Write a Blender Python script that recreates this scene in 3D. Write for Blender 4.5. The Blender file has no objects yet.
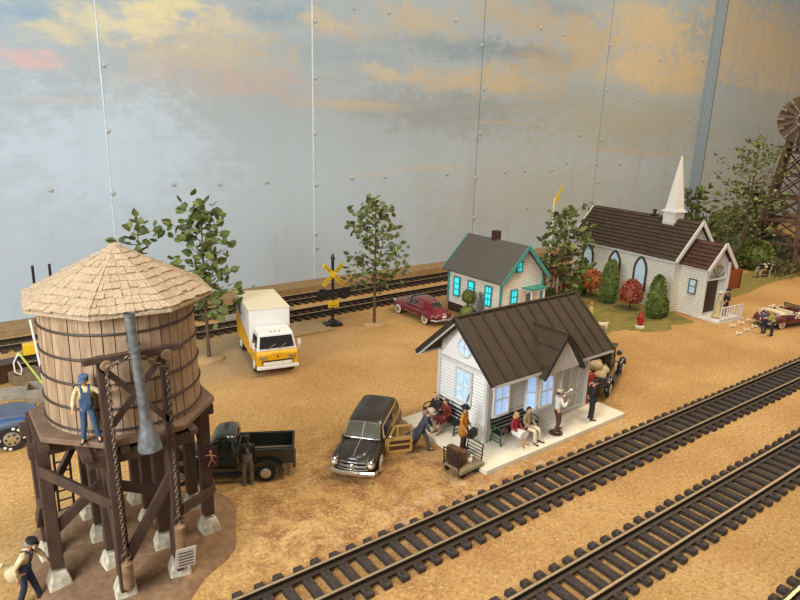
import bpy, bmesh, math, random
from mathutils import Vector, Matrix
PI = math.pi
random.seed(7)
scene = bpy.context.scene
COL = scene.collection

# ---------------------------------------------------------------- materials
def lin(h):
    h = h.lstrip('#')
    r = []
    for i in (0, 2, 4):
        c = int(h[i:i+2], 16) / 255
        r.append(c / 12.92 if c <= .04045 else ((c + .055) / 1.055) ** 2.4)
    return (*r, 1)

MATS = {}
def mat(name, hexc, rough=.6, metal=0, var=.12, scale=6, bump=0, island=0, emis=None, es=0, hex2=None, stretch=None, coat=0):
    """procedural paint: base colour with noise variation, optional per-piece variation and bump"""
    m = bpy.data.materials.new(name); m.use_nodes = True
    nt = m.node_tree; N = nt.nodes; L = nt.links
    b = N['Principled BSDF']
    b.inputs['Roughness'].default_value = rough; b.inputs['Metallic'].default_value = metal
    if coat: b.inputs['Coat Weight'].default_value = coat; b.inputs['Coat Roughness'].default_value = .08
    c = lin(hexc)
    tc = N.new('ShaderNodeTexCoord'); src = tc.outputs['Object']
    if stretch:
        mp = N.new('ShaderNodeMapping'); mp.inputs['Scale'].default_value = stretch
        L.new(src, mp.inputs['Vector']); src = mp.outputs['Vector']
    nz = N.new('ShaderNodeTexNoise'); nz.inputs['Scale'].default_value = scale; nz.inputs['Detail'].default_value = 5
    L.new(src, nz.inputs['Vector'])
    rp = N.new('ShaderNodeValToRGB')
    c2 = lin(hex2) if hex2 else tuple(min(1, x * (1 + var)) for x in c[:3]) + (1,)
    c1 = c if hex2 else tuple(x * (1 - var) for x in c[:3]) + (1,)
    rp.color_ramp.elements[0].position = .35; rp.color_ramp.elements[1].position = .65
    rp.color_ramp.elements[0].color = c1; rp.color_ramp.elements[1].color = c2
    L.new(nz.outputs['Fac'], rp.inputs['Fac'])
    out = rp.outputs['Color']
    if island:
        g = N.new('ShaderNodeNewGeometry'); mr = N.new('ShaderNodeMapRange')
        mr.inputs['To Min'].default_value = 1 - island; mr.inputs['To Max'].default_value = 1 + island
        L.new(g.outputs['Random Per Island'], mr.inputs['Value'])
        mx = N.new('ShaderNodeVectorMath'); mx.operation = 'SCALE'
        L.new(out, mx.inputs[0]); L.new(mr.outputs['Result'], mx.inputs['Scale']); out = mx.outputs['Vector']
    L.new(out, b.inputs['Base Color'])
    if bump:
        bp = N.new('ShaderNodeBump'); bp.inputs['Strength'].default_value = bump; bp.inputs['Distance'].default_value = .03
        L.new(nz.outputs['Fac'], bp.inputs['Height']); L.new(bp.outputs['Normal'], b.inputs['Normal'])
    if emis:
        b.inputs['Emission Color'].default_value = lin(emis); b.inputs['Emission Strength'].default_value = es
    MATS[name] = m
    return m

def glassmat(name, tint, alpha=.5, rough=.05):
    m = bpy.data.materials.new(name); m.use_nodes = True
    nt = m.node_tree; N = nt.nodes; L = nt.links
    b = N['Principled BSDF']; b.inputs['Base Color'].default_value = lin(tint)
    b.inputs['Roughness'].default_value = rough; b.inputs['Alpha'].default_value = alpha
    b.inputs['Coat Weight'].default_value = .6
    nz = N.new('ShaderNodeTexNoise'); nz.inputs['Scale'].default_value = 2
    mr = N.new('ShaderNodeMapRange'); mr.inputs['To Min'].default_value = rough; mr.inputs['To Max'].default_value = rough + .08
    L.new(nz.outputs['Fac'], mr.inputs['Value']); L.new(mr.outputs['Result'], b.inputs['Roughness'])
    MATS[name] = m
    return m

# ---------------------------------------------------------------- objects
def tag(o, label=None, cat=None, group=None, kind=None):
    if label: o['label'] = label
    if cat: o['category'] = cat
    if group: o['group'] = group
    if kind: o['kind'] = kind
    return o

def thing(name, label, cat, loc=(0, 0, 0), rz=0, s=1, group=None, kind=None):
    o = bpy.data.objects.new(name, None); COL.objects.link(o)
    o.location = loc; o.rotation_euler = (0, 0, rz); o.scale = (s, s, s)
    o.empty_display_size = .2
    return tag(o, label, cat, group, kind)

def copy_tree(o, parent=None):
    c = o.copy(); COL.objects.link(c); c.parent = parent
    for ch in list(o.children): copy_tree(ch, c)
    return c

def frame(d):
    d = Vector(d).normalized()
    a = Vector((0, 0, 1)) if abs(d.z) < .95 else Vector((1, 0, 0))
    x = a.cross(d).normalized(); y = d.cross(x)
    return x, y, d

class MB:
    def __init__(s): s.v = []; s.f = []; s.m = []
    def add(s, vs, fs, mi=0, M=None):
        o = len(s.v)
        for p in vs:
            p = Vector(p)
            s.v.append(M @ p if M else p)
        for f in fs: s.f.append([i + o for i in f]); s.m.append(mi)
        return s
    def box(s, c, size, M=None, mi=0, taper=1, R=None):
        x, y, z = (k / 2 for k in size); t = taper
        vs = [Vector(p) for p in ((-x, -y, -z), (x, -y, -z), (x, y, -z), (-x, y, -z), (-x*t, -y*t, z), (x*t, -y*t, z), (x*t, y*t, z), (-x*t, y*t, z))]
        if R is not None: vs = [R @ p for p in vs]
        vs = [p + Vector(c) for p in vs]
        return s.add(vs, ((0, 3, 2, 1), (4, 5, 6, 7), (0, 1, 5, 4), (1, 2, 6, 5), (2, 3, 7, 6), (3, 0, 4, 7)), mi, M)
    def beam(s, a, b, w, h, mi=0, up=(0, 0, 1)):
        a = Vector(a); b = Vector(b); d = (b - a).normalized(); u = Vector(up)
        if abs(d.dot(u)) > .97: u = Vector((0, 1, 0))
        x = d.cross(u).normalized(); y = x.cross(d).normalized()
        vs = []
        for p in (a, b):
            for i, j in ((-1, -1), (1, -1), (1, 1), (-1, 1)): vs.append(p + x * i * w / 2 + y * j * h / 2)
        return s.add(vs, ((0, 1, 2, 3), (7, 6, 5, 4), (0, 4, 5, 1), (1, 5, 6, 2), (2, 6, 7, 3), (3, 7, 4, 0)), mi)
    def tube(s, pts, rad, n=8, mi=0, caps=True, flat=1):
        pts = [Vector(p) for p in pts]
        if not hasattr(rad, '__len__'): rad = [rad] * len(pts)
        rings = []; px = None
        for i, p in enumerate(pts):
            d = (pts[min(i+1, len(pts)-1)] - pts[max(i-1, 0)])
            x, y, d = frame(d)
            if px is not None:
                x = (px - d * px.dot(d)).normalized(); y = d.cross(x)
            px = x
            rings.append([p + (x * math.cos(2*PI*k/n) + y * math.sin(2*PI*k/n) * flat) * rad[i] for k in range(n)])
        return s.loft(rings, mi, caps)
    def loft(s, rings, mi=0, caps=True, closed=True):
        n = len(rings[0]); vs = [p for r in rings for p in r]; fs = []
        for i in range(len(rings) - 1):
            for k in range(n if closed else n - 1):
                a = i*n + k; b = i*n + (k+1) % n
                fs.append((a, b, b+n, a+n))
        if caps: fs.append(tuple(range(n-1, -1, -1))); fs.append(tuple((len(rings)-1)*n + k for k in range(n)))
        return s.add(vs, fs, mi)
    def lathe(s, prof, n=16, o=(0, 0, 0), mi=0, caps=True, axis='z', sx=1, sy=1):
        rings = []
        for r, z in prof:
            ring = []
            for k in range(n):
                a = 2*PI*k/n; q = (r*math.cos(a)*sx, r*math.sin(a)*sy, z)
                if axis == 'y': q = (q[0], -q[2], q[1])
                if axis == 'x': q = (q[2], q[0], q[1])
                ring.append(Vector(q) + Vector(o))
            rings.append(ring)
        return s.loft(rings, mi, caps)
    def ell(s, c, r, n=12, m=8, mi=0, R=None):
        rings = []
        for i in range(1, m):
            t = PI * i / m
            ring = []
            for k in range(n):
                a = 2*PI*k/n
                q = Vector((r[0]*math.sin(t)*math.cos(a), r[1]*math.sin(t)*math.sin(a), -r[2]*math.cos(t)))
                if R is not None: q = R @ q
                ring.append(q + Vector(c))
            rings.append(ring)
        o = len(s.v); s.loft(rings, mi, False)
        lo = Vector((0, 0, -r[2])); hi = Vector((0, 0, r[2]))
        if R is not None: lo = R @ lo; hi = R @ hi
        s.v += [lo + Vector(c), hi + Vector(c)]; a = len(s.v) - 2
        for k in range(n):
            s.f.append([a, o + (k+1) % n, o + k]); s.m.append(mi)
            b = o + (m-2)*n
            s.f.append([a+1, b + k, b + (k+1) % n]); s.m.append(mi)
        return s
    def prism(s, poly, off, mi=0):
        """planar polygon (3-D points) extruded by vector off"""
        n = len(poly); off = Vector(off)
        vs = [Vector(p) for p in poly] + [Vector(p) + off for p in poly]
        fs = [tuple(range(n-1, -1, -1)), tuple(range(n, 2*n))] + [(i, (i+1) % n, (i+1) % n + n, i + n) for i in range(n)]
        return s.add(vs, fs, mi)
    def build(s, name, mats, parent=None, bevel=0, smooth=True, loc=None, rz=0, angle=35, label=None):
        me = bpy.data.meshes.new(name)
        me.from_pydata([tuple(p) for p in s.v], [], s.f)
        if not isinstance(mats, (list, tuple)): mats = [mats]
        for m in mats: me.materials.append(MATS[m] if isinstance(m, str) else m)
        for p, mi in zip(me.polygons, s.m): p.material_index = mi
        bm = bmesh.new(); bm.from_mesh(me); bmesh.ops.recalc_face_normals(bm, faces=bm.faces); bm.to_mesh(me); bm.free()
        if smooth:
            for p in me.polygons: p.use_smooth = True
            me.set_sharp_from_angle(angle=math.radians(angle))
        o = bpy.data.objects.new(name, me); COL.objects.link(o)
        if parent is not None: o.parent = parent
        if loc is not None: o.location = loc
        if rz: o.rotation_euler = (0, 0, rz)
        if bevel:
            b = o.modifiers.new('bevel', 'BEVEL'); b.width = bevel; b.segments = 2; b.limit_method = 'ANGLE'
        if label: o['label'] = label
        return o

def rotz(a): return Matrix.Rotation(a, 3, 'Z')

def skin_mesh(verts, edges, radii, sub=1):
    """evaluated skin + subdivision surface of a joint graph, as lists"""
    me = bpy.data.meshes.new('tmp'); me.from_pydata([tuple(v) for v in verts], edges, [])
    o = bpy.data.objects.new('tmp', me); COL.objects.link(o)
    o.modifiers.new('s', 'SKIN')
    lay = me.skin_vertices[0] if me.skin_vertices else None
    if lay is None:
        bm = bmesh.new(); bm.from_mesh(me); bm.verts.layers.skin.verify(); bm.to_mesh(me); bm.free(); lay = me.skin_vertices[0]
    for i, r in enumerate(radii):
        rr = r if hasattr(r, '__len__') else (r, r)
        lay.data[i].radius = rr; lay.data[i].use_root = (i == 0)
    m = o.modifiers.new('u', 'SUBSURF'); m.levels = sub; m.render_levels = sub
    dg = bpy.context.evaluated_depsgraph_get(); dg.update()
    ev = o.evaluated_get(dg).to_mesh()
    vs = [v.co.copy() for v in ev.vertices]; fs = [tuple(p.vertices) for p in ev.polygons]
    o.evaluated_get(dg).to_mesh_clear()
    bpy.data.objects.remove(o); bpy.data.meshes.remove(me)
    return vs, fs

# ---------------------------------------------------------------- camera (level horizon, pitched 15.5 degrees down, slight roll)
H = 11.4554
R = Matrix(((0.79768392, -0.14005634, 0.58658724), (-0.60243925, -0.22973215, 0.7643887), (0.02770046, -0.96312375, -0.26762908)))
cam = bpy.data.cameras.new('camera'); co = bpy.data.objects.new('camera', cam); COL.objects.link(co)
cam.sensor_width = 36; cam.lens = 628 / 800 * 36; cam.clip_end = 1000
co.matrix_world = Matrix.Translation((0, 0, H)) @ Matrix((R @ Vector((1, 0, 0)), R @ Vector((0, -1, 0)), R @ Vector((0, 0, -1)))).transposed().to_4x4()
scene.camera = co
def G(px, py, z=0.0):
    """the point of the table top (height z) seen at a place of the photograph"""
    d = R @ Vector((px - 400, py - 300, 628)); t = (z - H) / d.z
    return Vector((d.x * t, d.y * t, z))
def WP(px, py, y=39.5):
    d = R @ Vector((px - 400, py - 300, 628)); t = y / d.y
    return Vector((d.x * t, y, H + d.z * t))
# ================================================================ materials
mat('tie', '#40332b', .75, scale=9, bump=.5, hex2='#261e1a')
mat('tie_old', '#463426', .8, scale=9, bump=.5, hex2='#2a2019')
mat('rail', '#3a2c20', .5, .3, scale=20, hex2='#2c2118')
mat('rail_head', '#cbb08c', .3, .7, scale=30, var=.2)
mat('stave', '#a4886a', .75, scale=3, hex2='#8a6f54', stretch=(3, 3, .5), island=.13, bump=.3)
mat('hoop', '#3c2c22', .6)
mat('shingle', '#b39c80', .9, scale=14, hex2='#9c866b', stretch=(1, 1, 1), island=.07, bump=.8)
mat('deck', '#80644c', .75, scale=5, hex2='#6d5440', bump=.3)
mat('timber', '#4e372a', .7, scale=5, hex2='#3d2b21', stretch=(1, 1, .3), bump=.3)
mat('footing', '#d2c8ae', .85, scale=5, hex2='#a79b84', bump=.6)
mat('earth', '#8a6a4c', .95, scale=5, hex2='#75583f', bump=.9)
mat('pipe', '#777a7a', .55, .35, scale=7, hex2='#5c5d5e', bump=.4)
mat('chain', '#6b5a48', .5, .6, hex2='#4d4035')
mat('rope', '#8c7050', .9)
mat('weight', '#8a6a4a', .6, hex2='#70533a')
mat('paper', '#b8a998', .8, scale=20)
mat('ink', '#3b3531', .7)
mat('black', '#17161a', .45, var=.1)
mat('black_gloss', '#12120f', .25, coat=.5, hex2='#1b1a15')
mat('dark_green_gloss', '#191e17', .25, coat=.5, hex2='#20261d')
mat('woody_paint', '#211912', .35, coat=.3, hex2='#2a2016')
mat('woody_panel', '#3c2014', .4, hex2='#4a2a1a')
mat('ash_wood', '#b48c4c', .5, scale=10, hex2='#a27c40')
mat('chrome', '#c9c6bd', .18, .9, var=.04)
mat('tyre', '#1b1a1a', .8)
mat('white_wall', '#d8d4c8', .6, var=.03)
mat('maroon', '#67161c', .3, coat=.5, hex2='#731a20')
mat('wine', '#5c161b', .3, coat=.4, hex2='#661c20')
mat('cream', '#d7c7a6', .6, var=.05)
mat('white', '#dcd8d0', .6, var=.03)
mat('white_truck', '#e0dcd6', .4, var=.02)
mat('box_top', '#dccfae', .6, var=.04)
mat('yellow', '#e0a411', .4, var=.05)
mat('sign_yellow', '#d8ac1c', .5, var=.05)
mat('green_glass', '#232a2a', .15, coat=.6)
mat('lamp_white', '#e8e0cc', .3)
mat('red_paint', '#a3201c', .4)
mat('orange_lamp', '#c0661c', .3)
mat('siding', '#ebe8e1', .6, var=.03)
mat('siding_front_shaded', '#c9c2b6', .6, var=.04)  # same white siding, shade of the front side put into the colour
mat('groove', '#bdb6aa', .9)
mat('siding_church', '#e2dccb', .6, var=.04)
mat('siding_house', '#e0d5c4', .6, var=.04, emis='#e8cfa0', es=0)
mat('trim', '#d4cfc6', .55, var=.03)
mat('metal_roof', '#3c2c17', .75, 0, scale=2, hex2='#332512')
mat('roof_edge', '#2b241c', .6)
mat('church_shingle', '#46382b', .9, scale=8, hex2='#3a2e24', island=.15, bump=.5)
mat('vest_shingle', '#54352e', .9, scale=4, hex2='#40291f', island=.12, bump=.5)
mat('house_roof', '#5b564f', .9, scale=12, hex2='#524d46', bump=.4)
mat('teal', '#3f8f86', .5)
mat('brick_dark', '#4a2a26', .9, hex2='#3b211f')
mat('skirt', '#3e2c22', .9)
mat('platform', '#e6dcc6', .7, scale=2, hex2='#dccfb4')
mat('lit_blue', '#b9cfe8', .25, emis='#a9ccff', es=.55, hex2='#8ea9c8', scale=4)
mat('lit_cyan', '#30c8dc', .3, emis='#22d0ea', es=.9, hex2='#60e0ee', scale=3)
mat('lit_pale', '#b4c4ca', .3, emis='#b8d4e0', es=.3, hex2='#8fa2aa', scale=3)
mat('stained_frame', '#3b2a24', .6)
mat('door_dark', '#4a3324', .6)
mat('leaf', '#4b5426', .6, scale=3, hex2='#6a7236', island=.4)
mat('leaf_light', '#6f7d3c', .6, scale=3, hex2='#4f6030', island=.35)
mat('leaf_fine', '#5b6236', .6, scale=2, hex2='#7b8050', island=.4)
mat('leaf_box', '#6c7a30', .7, scale=3, hex2='#505c26', island=.35)
mat('leaf_orange', '#c07a44', .7, scale=3, hex2='#b06434', island=.3)
mat('leaf_rust', '#93452e', .7, scale=3, hex2='#a4553a', island=.3)
mat('bark', '#6b5240', .9, scale=8, hex2='#4f3c2f', bump=.6)
mat('stone_base', '#b59468', .9, scale=4, hex2='#a58457', bump=.5)
mat('scrub', '#565836', .95, scale=2, hex2='#6a5c3c', island=.3)
mat('skin', '#c99572', .6, var=.04)
mat('skin_dark', '#57392a', .6, var=.04)
mat('hair_blond', '#c9a15c', .8)
mat('hair_brown', '#4b2f20', .8)
mat('hair_grey', '#8c8478', .8)
mat('denim', '#3b536f', .8, scale=12, hex2='#2f4560')
mat('navy', '#272c48', .8, scale=12, hex2='#1f2339')
mat('cap_blue', '#4a6480', .8)
mat('shirt_cream', '#cdb98c', .8, scale=10, hex2='#b9a478')
mat('shirt_white', '#d9d3c6', .8)
mat('grey_cloth', '#77705f', .8, scale=12, hex2='#68614f')
mat('coat_blue', '#43474e', .8, scale=9, hex2='#363a42')
mat('olive_grey', '#4d4b42', .8)
mat('dark_cloth', '#25211f', .8)
mat('pink', '#b07f8c', .8)
mat('dress_red', '#76291f', .8, scale=9, hex2='#661f1a')
mat('jacket_red', '#8e1f22', .7)
mat('ochre', '#c07a1c', .7, scale=8, hex2='#a9681a')
mat('tan_suit', '#a79067', .8, scale=9, hex2='#968058')
mat('brown_cloth', '#50352a', .8)
mat('straw', '#b8a888', .8)
mat('leather', '#4a2c1a', .45, hex2='#3a2214')
mat('leather_red', '#6a4424', .45, hex2='#54341c')
mat('bag_black', '#1d1918', .5)
mat('feather', '#8d8760', .8)
mat('cart_wood', '#8a7458', .7, hex2='#77634a')
mat('bench_dark', '#231f20', .6)
mat('bench_green', '#2d5238', .6)
mat('crate_wood', '#a14f26', .7, hex2='#8d4420')
mat('board_grey', '#8b8172', .85, scale=4, hex2='#9c9282')
mat('ply', '#a68b62', .85, scale=2, hex2='#97805c')
mat('ledge', '#9c8058', .85, scale=3, hex2='#8a6f4c')
mat('blue_paint', '#1b58a8', .3, coat=.5)
mat('blue_grey', '#4f5a6c', .45, hex2='#465064')
mat('statue_grey', '#6d6b6a', .8, hex2='#5c5b5c')
mat('cow_white', '#d0c3a8', .8)
mat('rusty', '#6d4c3a', .8, .1, scale=6, hex2='#4e3529', bump=.4)
mat('weathered', '#6f5444', .85, scale=5, hex2='#4e3a2f', stretch=(1, 1, .3), bump=.4)
mat('blade', '#5c4a34', .7, .2, hex2='#49392a')
mat('sack', '#cbb68e', .9, scale=5, hex2='#b59c74', bump=.4)
mat('lime', '#cddc6a', .5)
mat('white_plastic', '#e2e2d8', .4, var=.02)
mat('grass', '#6c6b2e', .95, scale=2.5, hex2='#8d7a3c', bump=.8)
mat('ribbon', '#e0ccb0', .6, var=.03)
mat('tarp_blue', '#1d2530', .4)
mat('stripe_shirt', '#9aa04a', .7)
glassmat('car_glass', '#20241f', .72)
glassmat('windshield', '#6d6a5c', .45)
glassmat('dark_glass', '#14110e', .9)

# ================================================================ ground and wall
def ground_material():
    m = bpy.data.materials.new('sandy_table'); m.use_nodes = True
    nt = m.node_tree; N = nt.nodes; L = nt.links; b = N['Principled BSDF']
    b.inputs['Roughness'].default_value = .8
    tc = N.new('ShaderNodeTexCoord').outputs['Object']
    def noise(sc, det=6, rough=.6, dist=0):
        n = N.new('ShaderNodeTexNoise'); n.inputs['Scale'].default_value = sc; n.inputs['Detail'].default_value = det
        n.inputs['Roughness'].default_value = rough; n.inputs['Distortion'].default_value = dist; L.new(tc, n.inputs['Vector']); return n.outputs['Fac']
    def ramp(f, stops):
        r = N.new('ShaderNodeValToRGB'); e = r.color_ramp.elements
        e[0].position, e[0].color = stops[0][0], stops[0][1]; e[1].position, e[1].color = stops[-1][0], stops[-1][1]
        for p, c in stops[1:-1]:
            q = e.new(p); q.color = c
        L.new(f, r.inputs['Fac']); return r.outputs['Color']
    def mix(f, a, c, mode='MIX'):
        x = N.new('ShaderNodeMix'); x.data_type = 'RGBA'; x.blend_type = mode
        if isinstance(f, float): x.inputs[0].default_value = f
        else: L.new(f, x.inputs[0])
        for s, v in ((x.inputs[6], a), (x.inputs[7], c)):
            if isinstance(v, tuple): s.default_value = v
            else: L.new(v, s)
        return x.outputs[2]
    W = (1, 1, 1, 1); K = (0, 0, 0, 1)
    base = ramp(noise(.22, 4), [(.35, lin('#a97f45')), (.5, lin('#b58c50')), (.66, lin('#c19a60'))])
    # rusty mottling, strongest around the pickup, the wagon and the platform
    def region(cx, cy, rx, ry):
        mp = N.new('ShaderNodeMapping'); mp.inputs['Location'].default_value = (-cx / rx, -cy / ry, 0); mp.inputs['Scale'].default_value = (1 / rx, 1 / ry, 0)
        L.new(tc, mp.inputs['Vector']); g = N.new('ShaderNodeVectorMath'); g.operation = 'LENGTH'; L.new(mp.outputs['Vector'], g.inputs[0])
        mr = N.new('ShaderNodeMapRange'); mr.inputs['From Min'].default_value = 1.15; mr.inputs['From Max'].default_value = .35; L.new(g.outputs['Value'], mr.inputs['Value'])
        return mr.outputs['Result']
    def mul(a, c):
        x = N.new('ShaderNodeMath'); x.operation = 'MULTIPLY'
        for s, v in ((x.inputs[0], a), (x.inputs[1], c)):
            if isinstance(v, float): s.default_value = v
            else: L.new(v, s)
        return x.outputs[0]
    rust = ramp(noise(1.3, 8, .7, .6), [(.43, K), (.6, W)])
    c = mix(mul(mul(rust, region(10.5, 14.5, 10, 5.5)), .95), base, lin('#845327'))
    pale = ramp(noise(1.9, 6, .65, .4), [(.5, K), (.62, W)])
    c = mix(mul(mul(pale, region(15, 12.9, 8, 1.6)), .7), c, lin('#c6a988'))
    speck = ramp(noise(7, 3, .8), [(.5, K), (.62, W)])
    c = mix(mul(speck, .6), c, lin('#7d5626'))
    speck2 = ramp(noise(11, 3, .7, .3), [(.54, K), (.64, W)])
    c = mix(mul(speck2, .55), c, lin('#d9b984'))
    big = ramp(noise(.5, 5, .65), [(.5, K), (.7, W)])
    c = mix(mul(big, .3), c, lin('#a3763f'))
    # greyer trodden strip by the crossing
    c = mix(mul(region(11, 29, 8, 4), .55), c, lin('#96836a'))
    L.new(c, b.inputs['Base Color'])
    bp = N.new('ShaderNodeBump'); bp.inputs['Strength'].default_value = .5; bp.inputs['Distance'].default_value = .05
    L.new(noise(5, 6, .7), bp.inputs['Height']); L.new(bp.outputs['Normal'], b.inputs['Normal'])
    return m
MATS['ground'] = ground_material()
g = MB().box((67, 17.5, -.25), (170, 47, .5)).build('floor', 'ground', smooth=False)
tag(g, 'sandy tan speckled table top under the whole layout', 'floor', kind='structure')

def mural_material():
    m = bpy.data.materials.new('painted_sky'); m.use_nodes = True
    nt = m.node_tree; N = nt.nodes; L = nt.links; b = N['Principled BSDF']; b.inputs['Roughness'].default_value = .42
    tc = N.new('ShaderNodeTexCoord').outputs['Object']
    def noise(sc, vec, det=6, rough=.6):
        n = N.new('ShaderNodeTexNoise'); n.inputs['Scale'].default_value = sc; n.inputs['Detail'].default_value = det; n.inputs['Roughness'].default_value = rough
        mp = N.new('ShaderNodeMapping'); mp.inputs['Scale'].default_value = vec; L.new(tc, mp.inputs['Vector']); L.new(mp.outputs['Vector'], n.inputs['Vector']); return n
    def M(op, a, c=None):
        x = N.new('ShaderNodeMath'); x.operation = op
        for s, v in zip(x.inputs, (a, c)):
            if v is None: continue
            if isinstance(v, (int, float)): s.default_value = v
            else: L.new(v, s)
        return x.outputs[0]
    def mix(f, a, c):
        x = N.new('ShaderNodeMix'); x.data_type = 'RGBA'; L.new(f, x.inputs[0])
        for s, v in ((x.inputs[6], a), (x.inputs[7], c)):
            if isinstance(v, tuple): s.default_value = v
            else: L.new(v, s)
        return x.outputs[2]
    n1 = noise(.28, (1, 1, 2.0), 8, .62); n2 = noise(.9, (1, 1, 1.8), 7, .65)
    # wobble the coordinates so that the painted clouds have ragged edges
    wob = N.new('ShaderNodeVectorMath'); wob.operation = 'MULTIPLY_ADD'; wob.inputs[1].default_value = (5, 0, 3.0); L.new(n1.outputs['Color'], wob.inputs[0]); L.new(tc, wob.inputs[2])
    wob2 = N.new('ShaderNodeVectorMath'); wob2.operation = 'ADD'; wob2.inputs[1].default_value = (-2.5, 0, -1.5); L.new(wob.outputs[0], wob2.inputs[0])
    col = (*lin('#a7b2ba')[:3], 1)
    z = N.new('ShaderNodeSeparateXYZ'); L.new(tc, z.inputs[0])
    zf = M('MULTIPLY', z.outputs['Z'], 1 / 22)
    rp = N.new('ShaderNodeValToRGB'); e = rp.color_ramp.elements
    e[0].position = 0; e[0].color = lin('#b3c0ca'); e[1].position = 1; e[1].color = lin('#98a8b5')
    q = e.new(.35); q.color = lin('#acb9c2'); q = e.new(.55); q.color = lin('#a0acb4')
    L.new(zf, rp.inputs['Fac']); col = rp.outputs['Color']
    blobs = [  # place and size on the wall as seen in the photograph, colour, strength
        (40, 18, 60, 22, '#6f97b4', .8), (275, 12, 60, 14, '#7f9bb0', .8), (560, 8, 50, 14, '#8793a0', .6),
        (330, 55, 90, 22, '#8ea0ae', .7),
        (455, 48, 75, 16, '#7f93a4', .8), (530, 52, 60, 12, '#728a9e', .9), (700, 30, 40, 26, '#7f97ac', .8), (600, 40, 12, 12, '#7f97ac', .6), (440, 110, 110, 30, '#8c9294', .7), (250, 100, 90, 20, '#9fa6aa', .5), (560, 100, 60, 22, '#989892', .5),
        (200, 55, 110, 45, '#b9ad96', .75), (230, 80, 120, 18, '#ada0a0', .55),
        (25, 57, 60, 16, '#c8a9a6', .8), (70, 100, 70, 5, '#b9b0aa', .6),
        (110, 22, 95, 20, '#cbc3a4', .95), (165, 8, 70, 16, '#d3c99c', .95), (60, 36, 60, 9, '#c9bf9e', .8), (225, 25, 40, 26, '#c2b9a2', .7),
        (325, 22, 35, 10, '#c0b498', .8), (385, 72, 40, 9, '#bfb49c', .8), (350, 105, 70, 7, '#b7ab94', .8), (350, 30, 45, 16, '#b6ab97', .6),
        (420, 20, 55, 22, '#b9aa8c', .6), (445, 80, 60, 14, '#b9ac96', .8), (510, 82, 55, 18, '#bbac90', .9), (520, 20, 70, 22, '#b0a48e', .7), (545, 62, 45, 22, '#afa188', .7),
        (640, 68, 48, 26, '#c6b494', 1), (650, 30, 58, 40, '#c0b090', .95), (585, 45, 34, 36, '#b6a78c', .8), (680, 75, 40, 28, '#c3b18e', .95), (765, 50, 90, 58, '#c6b28e', 1), (735, 20, 30, 30, '#bfac8c', .8), (780, 85, 40, 18, '#cab898', .8),
        (425, 168, 50, 2.6, '#bdb6aa', .8), (372, 175, 26, 2.2, '#bdb6aa', .7), (505, 123, 50, 2.4, '#b0a899', .6), (615, 151, 40, 2.2, '#bdac9a', .8), (655, 154, 32, 2.2, '#bfa898', .8), (86, 196, 4, 8, '#94887a', .8), (620, 125, 110, 34, '#a5a28f', .7), (760, 170, 90, 60, '#a8a492', .7), (780, 110, 60, 20, '#b4b0a0', .7), (500, 200, 140, 60, '#a9a99e', .5), (100, 160, 140, 90, '#b9cad8', .7)]  # last broad blobs put warm lamplight right, cool daylight left into the paint
    for px, py, rx, ry, hx, st in blobs:
        c = WP(px, py); a = WP(px - rx, py); d = WP(px + rx, py); u = WP(px, py - ry)
        RX = (d.x - a.x) / 2; RZ = abs(u.z - c.z); cx = (a.x + d.x) / 2
        thin = ry < 8
        mp = N.new('ShaderNodeMapping'); mp.inputs['Location'].default_value = (-cx / RX, 0, -c.z / RZ); mp.inputs['Scale'].default_value = (1 / RX, 0, 1 / RZ)
        src = tc if thin else wob2.outputs[0]
        L.new(src, mp.inputs['Vector'])
        ln = N.new('ShaderNodeVectorMath'); ln.operation = 'LENGTH'; L.new(mp.outputs['Vector'], ln.inputs[0])
        f = M('SUBTRACT', 1.15, ln.outputs['Value'])
        f = M('ADD', f, M('MULTIPLY', M('SUBTRACT', n2.outputs['Fac'], .5), 2.3 if not thin else 1.0))
        mr = N.new('ShaderNodeMapRange'); mr.interpolation_type = 'SMOOTHSTEP'; mr.inputs['From Min'].default_value = -.05; mr.inputs['From Max'].default_value = .95
        mr.inputs['To Max'].default_value = st; L.new(f, mr.inputs['Value'])
        col = mix(mr.outputs['Result'], col, lin(hx))
    # smears and scuffs
    n3 = noise(2.2, (1, 1, .5), 6, .7)
    mr = N.new('ShaderNodeMapRange'); mr.inputs['From Min'].default_value = .62; mr.inputs['From Max'].default_value = .8; mr.inputs['To Max'].default_value = .3; L.new(n3.outputs['Fac'], mr.inputs['Value'])
    col = mix(mr.outputs['Result'], col, lin('#c5c2ba'))
    n5 = noise(.5, (1, 1, .12), 5, .7); mr = N.new('ShaderNodeMapRange'); mr.inputs['From Min'].default_value = .5; mr.inputs['From Max'].default_value = .75; mr.inputs['To Max'].default_value = .35; L.new(n5.outputs['Fac'], mr.inputs['Value'])
    col = mix(mr.outputs['Result'], col, lin('#9c9d98'))
    n6 = noise(1.2, (1, 1, 1.6), 8, .75); mr = N.new('ShaderNodeMapRange'); mr.inputs['From Min'].default_value = .52; mr.inputs['From Max'].default_value = .72; mr.inputs['To Max'].default_value = .3; L.new(n6.outputs['Fac'], mr.inputs['Value'])
    col = mix(mr.outputs['Result'], col, lin('#bdb9b0'))
    L.new(col, b.inputs['Base Color'])
    bp = N.new('ShaderNodeBump'); bp.inputs['Strength'].default_value = .12; bp.inputs['Distance'].default_value = .3
    n4 = noise(.35, (1, 1, .25), 3, .5); L.new(n4.outputs['Fac'], bp.inputs['Height']); L.new(bp.outputs['Normal'], b.inputs['Normal'])
    return m
MATS['mural'] = mural_material()
mat('seam_light', '#c9d3da', .5); mat('seam_dark', '#73736c', .6); mat('post_blue', '#8b9dad', .4, var=.12); mat('post_edge', '#5f564c', .6)
mat('rivet', '#a9aca8', .4, .1)
xs = [-20, 8.85, 22.3, 38.05, 54.68, 73.2, 95, 120, 152]
mb = MB()
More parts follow.
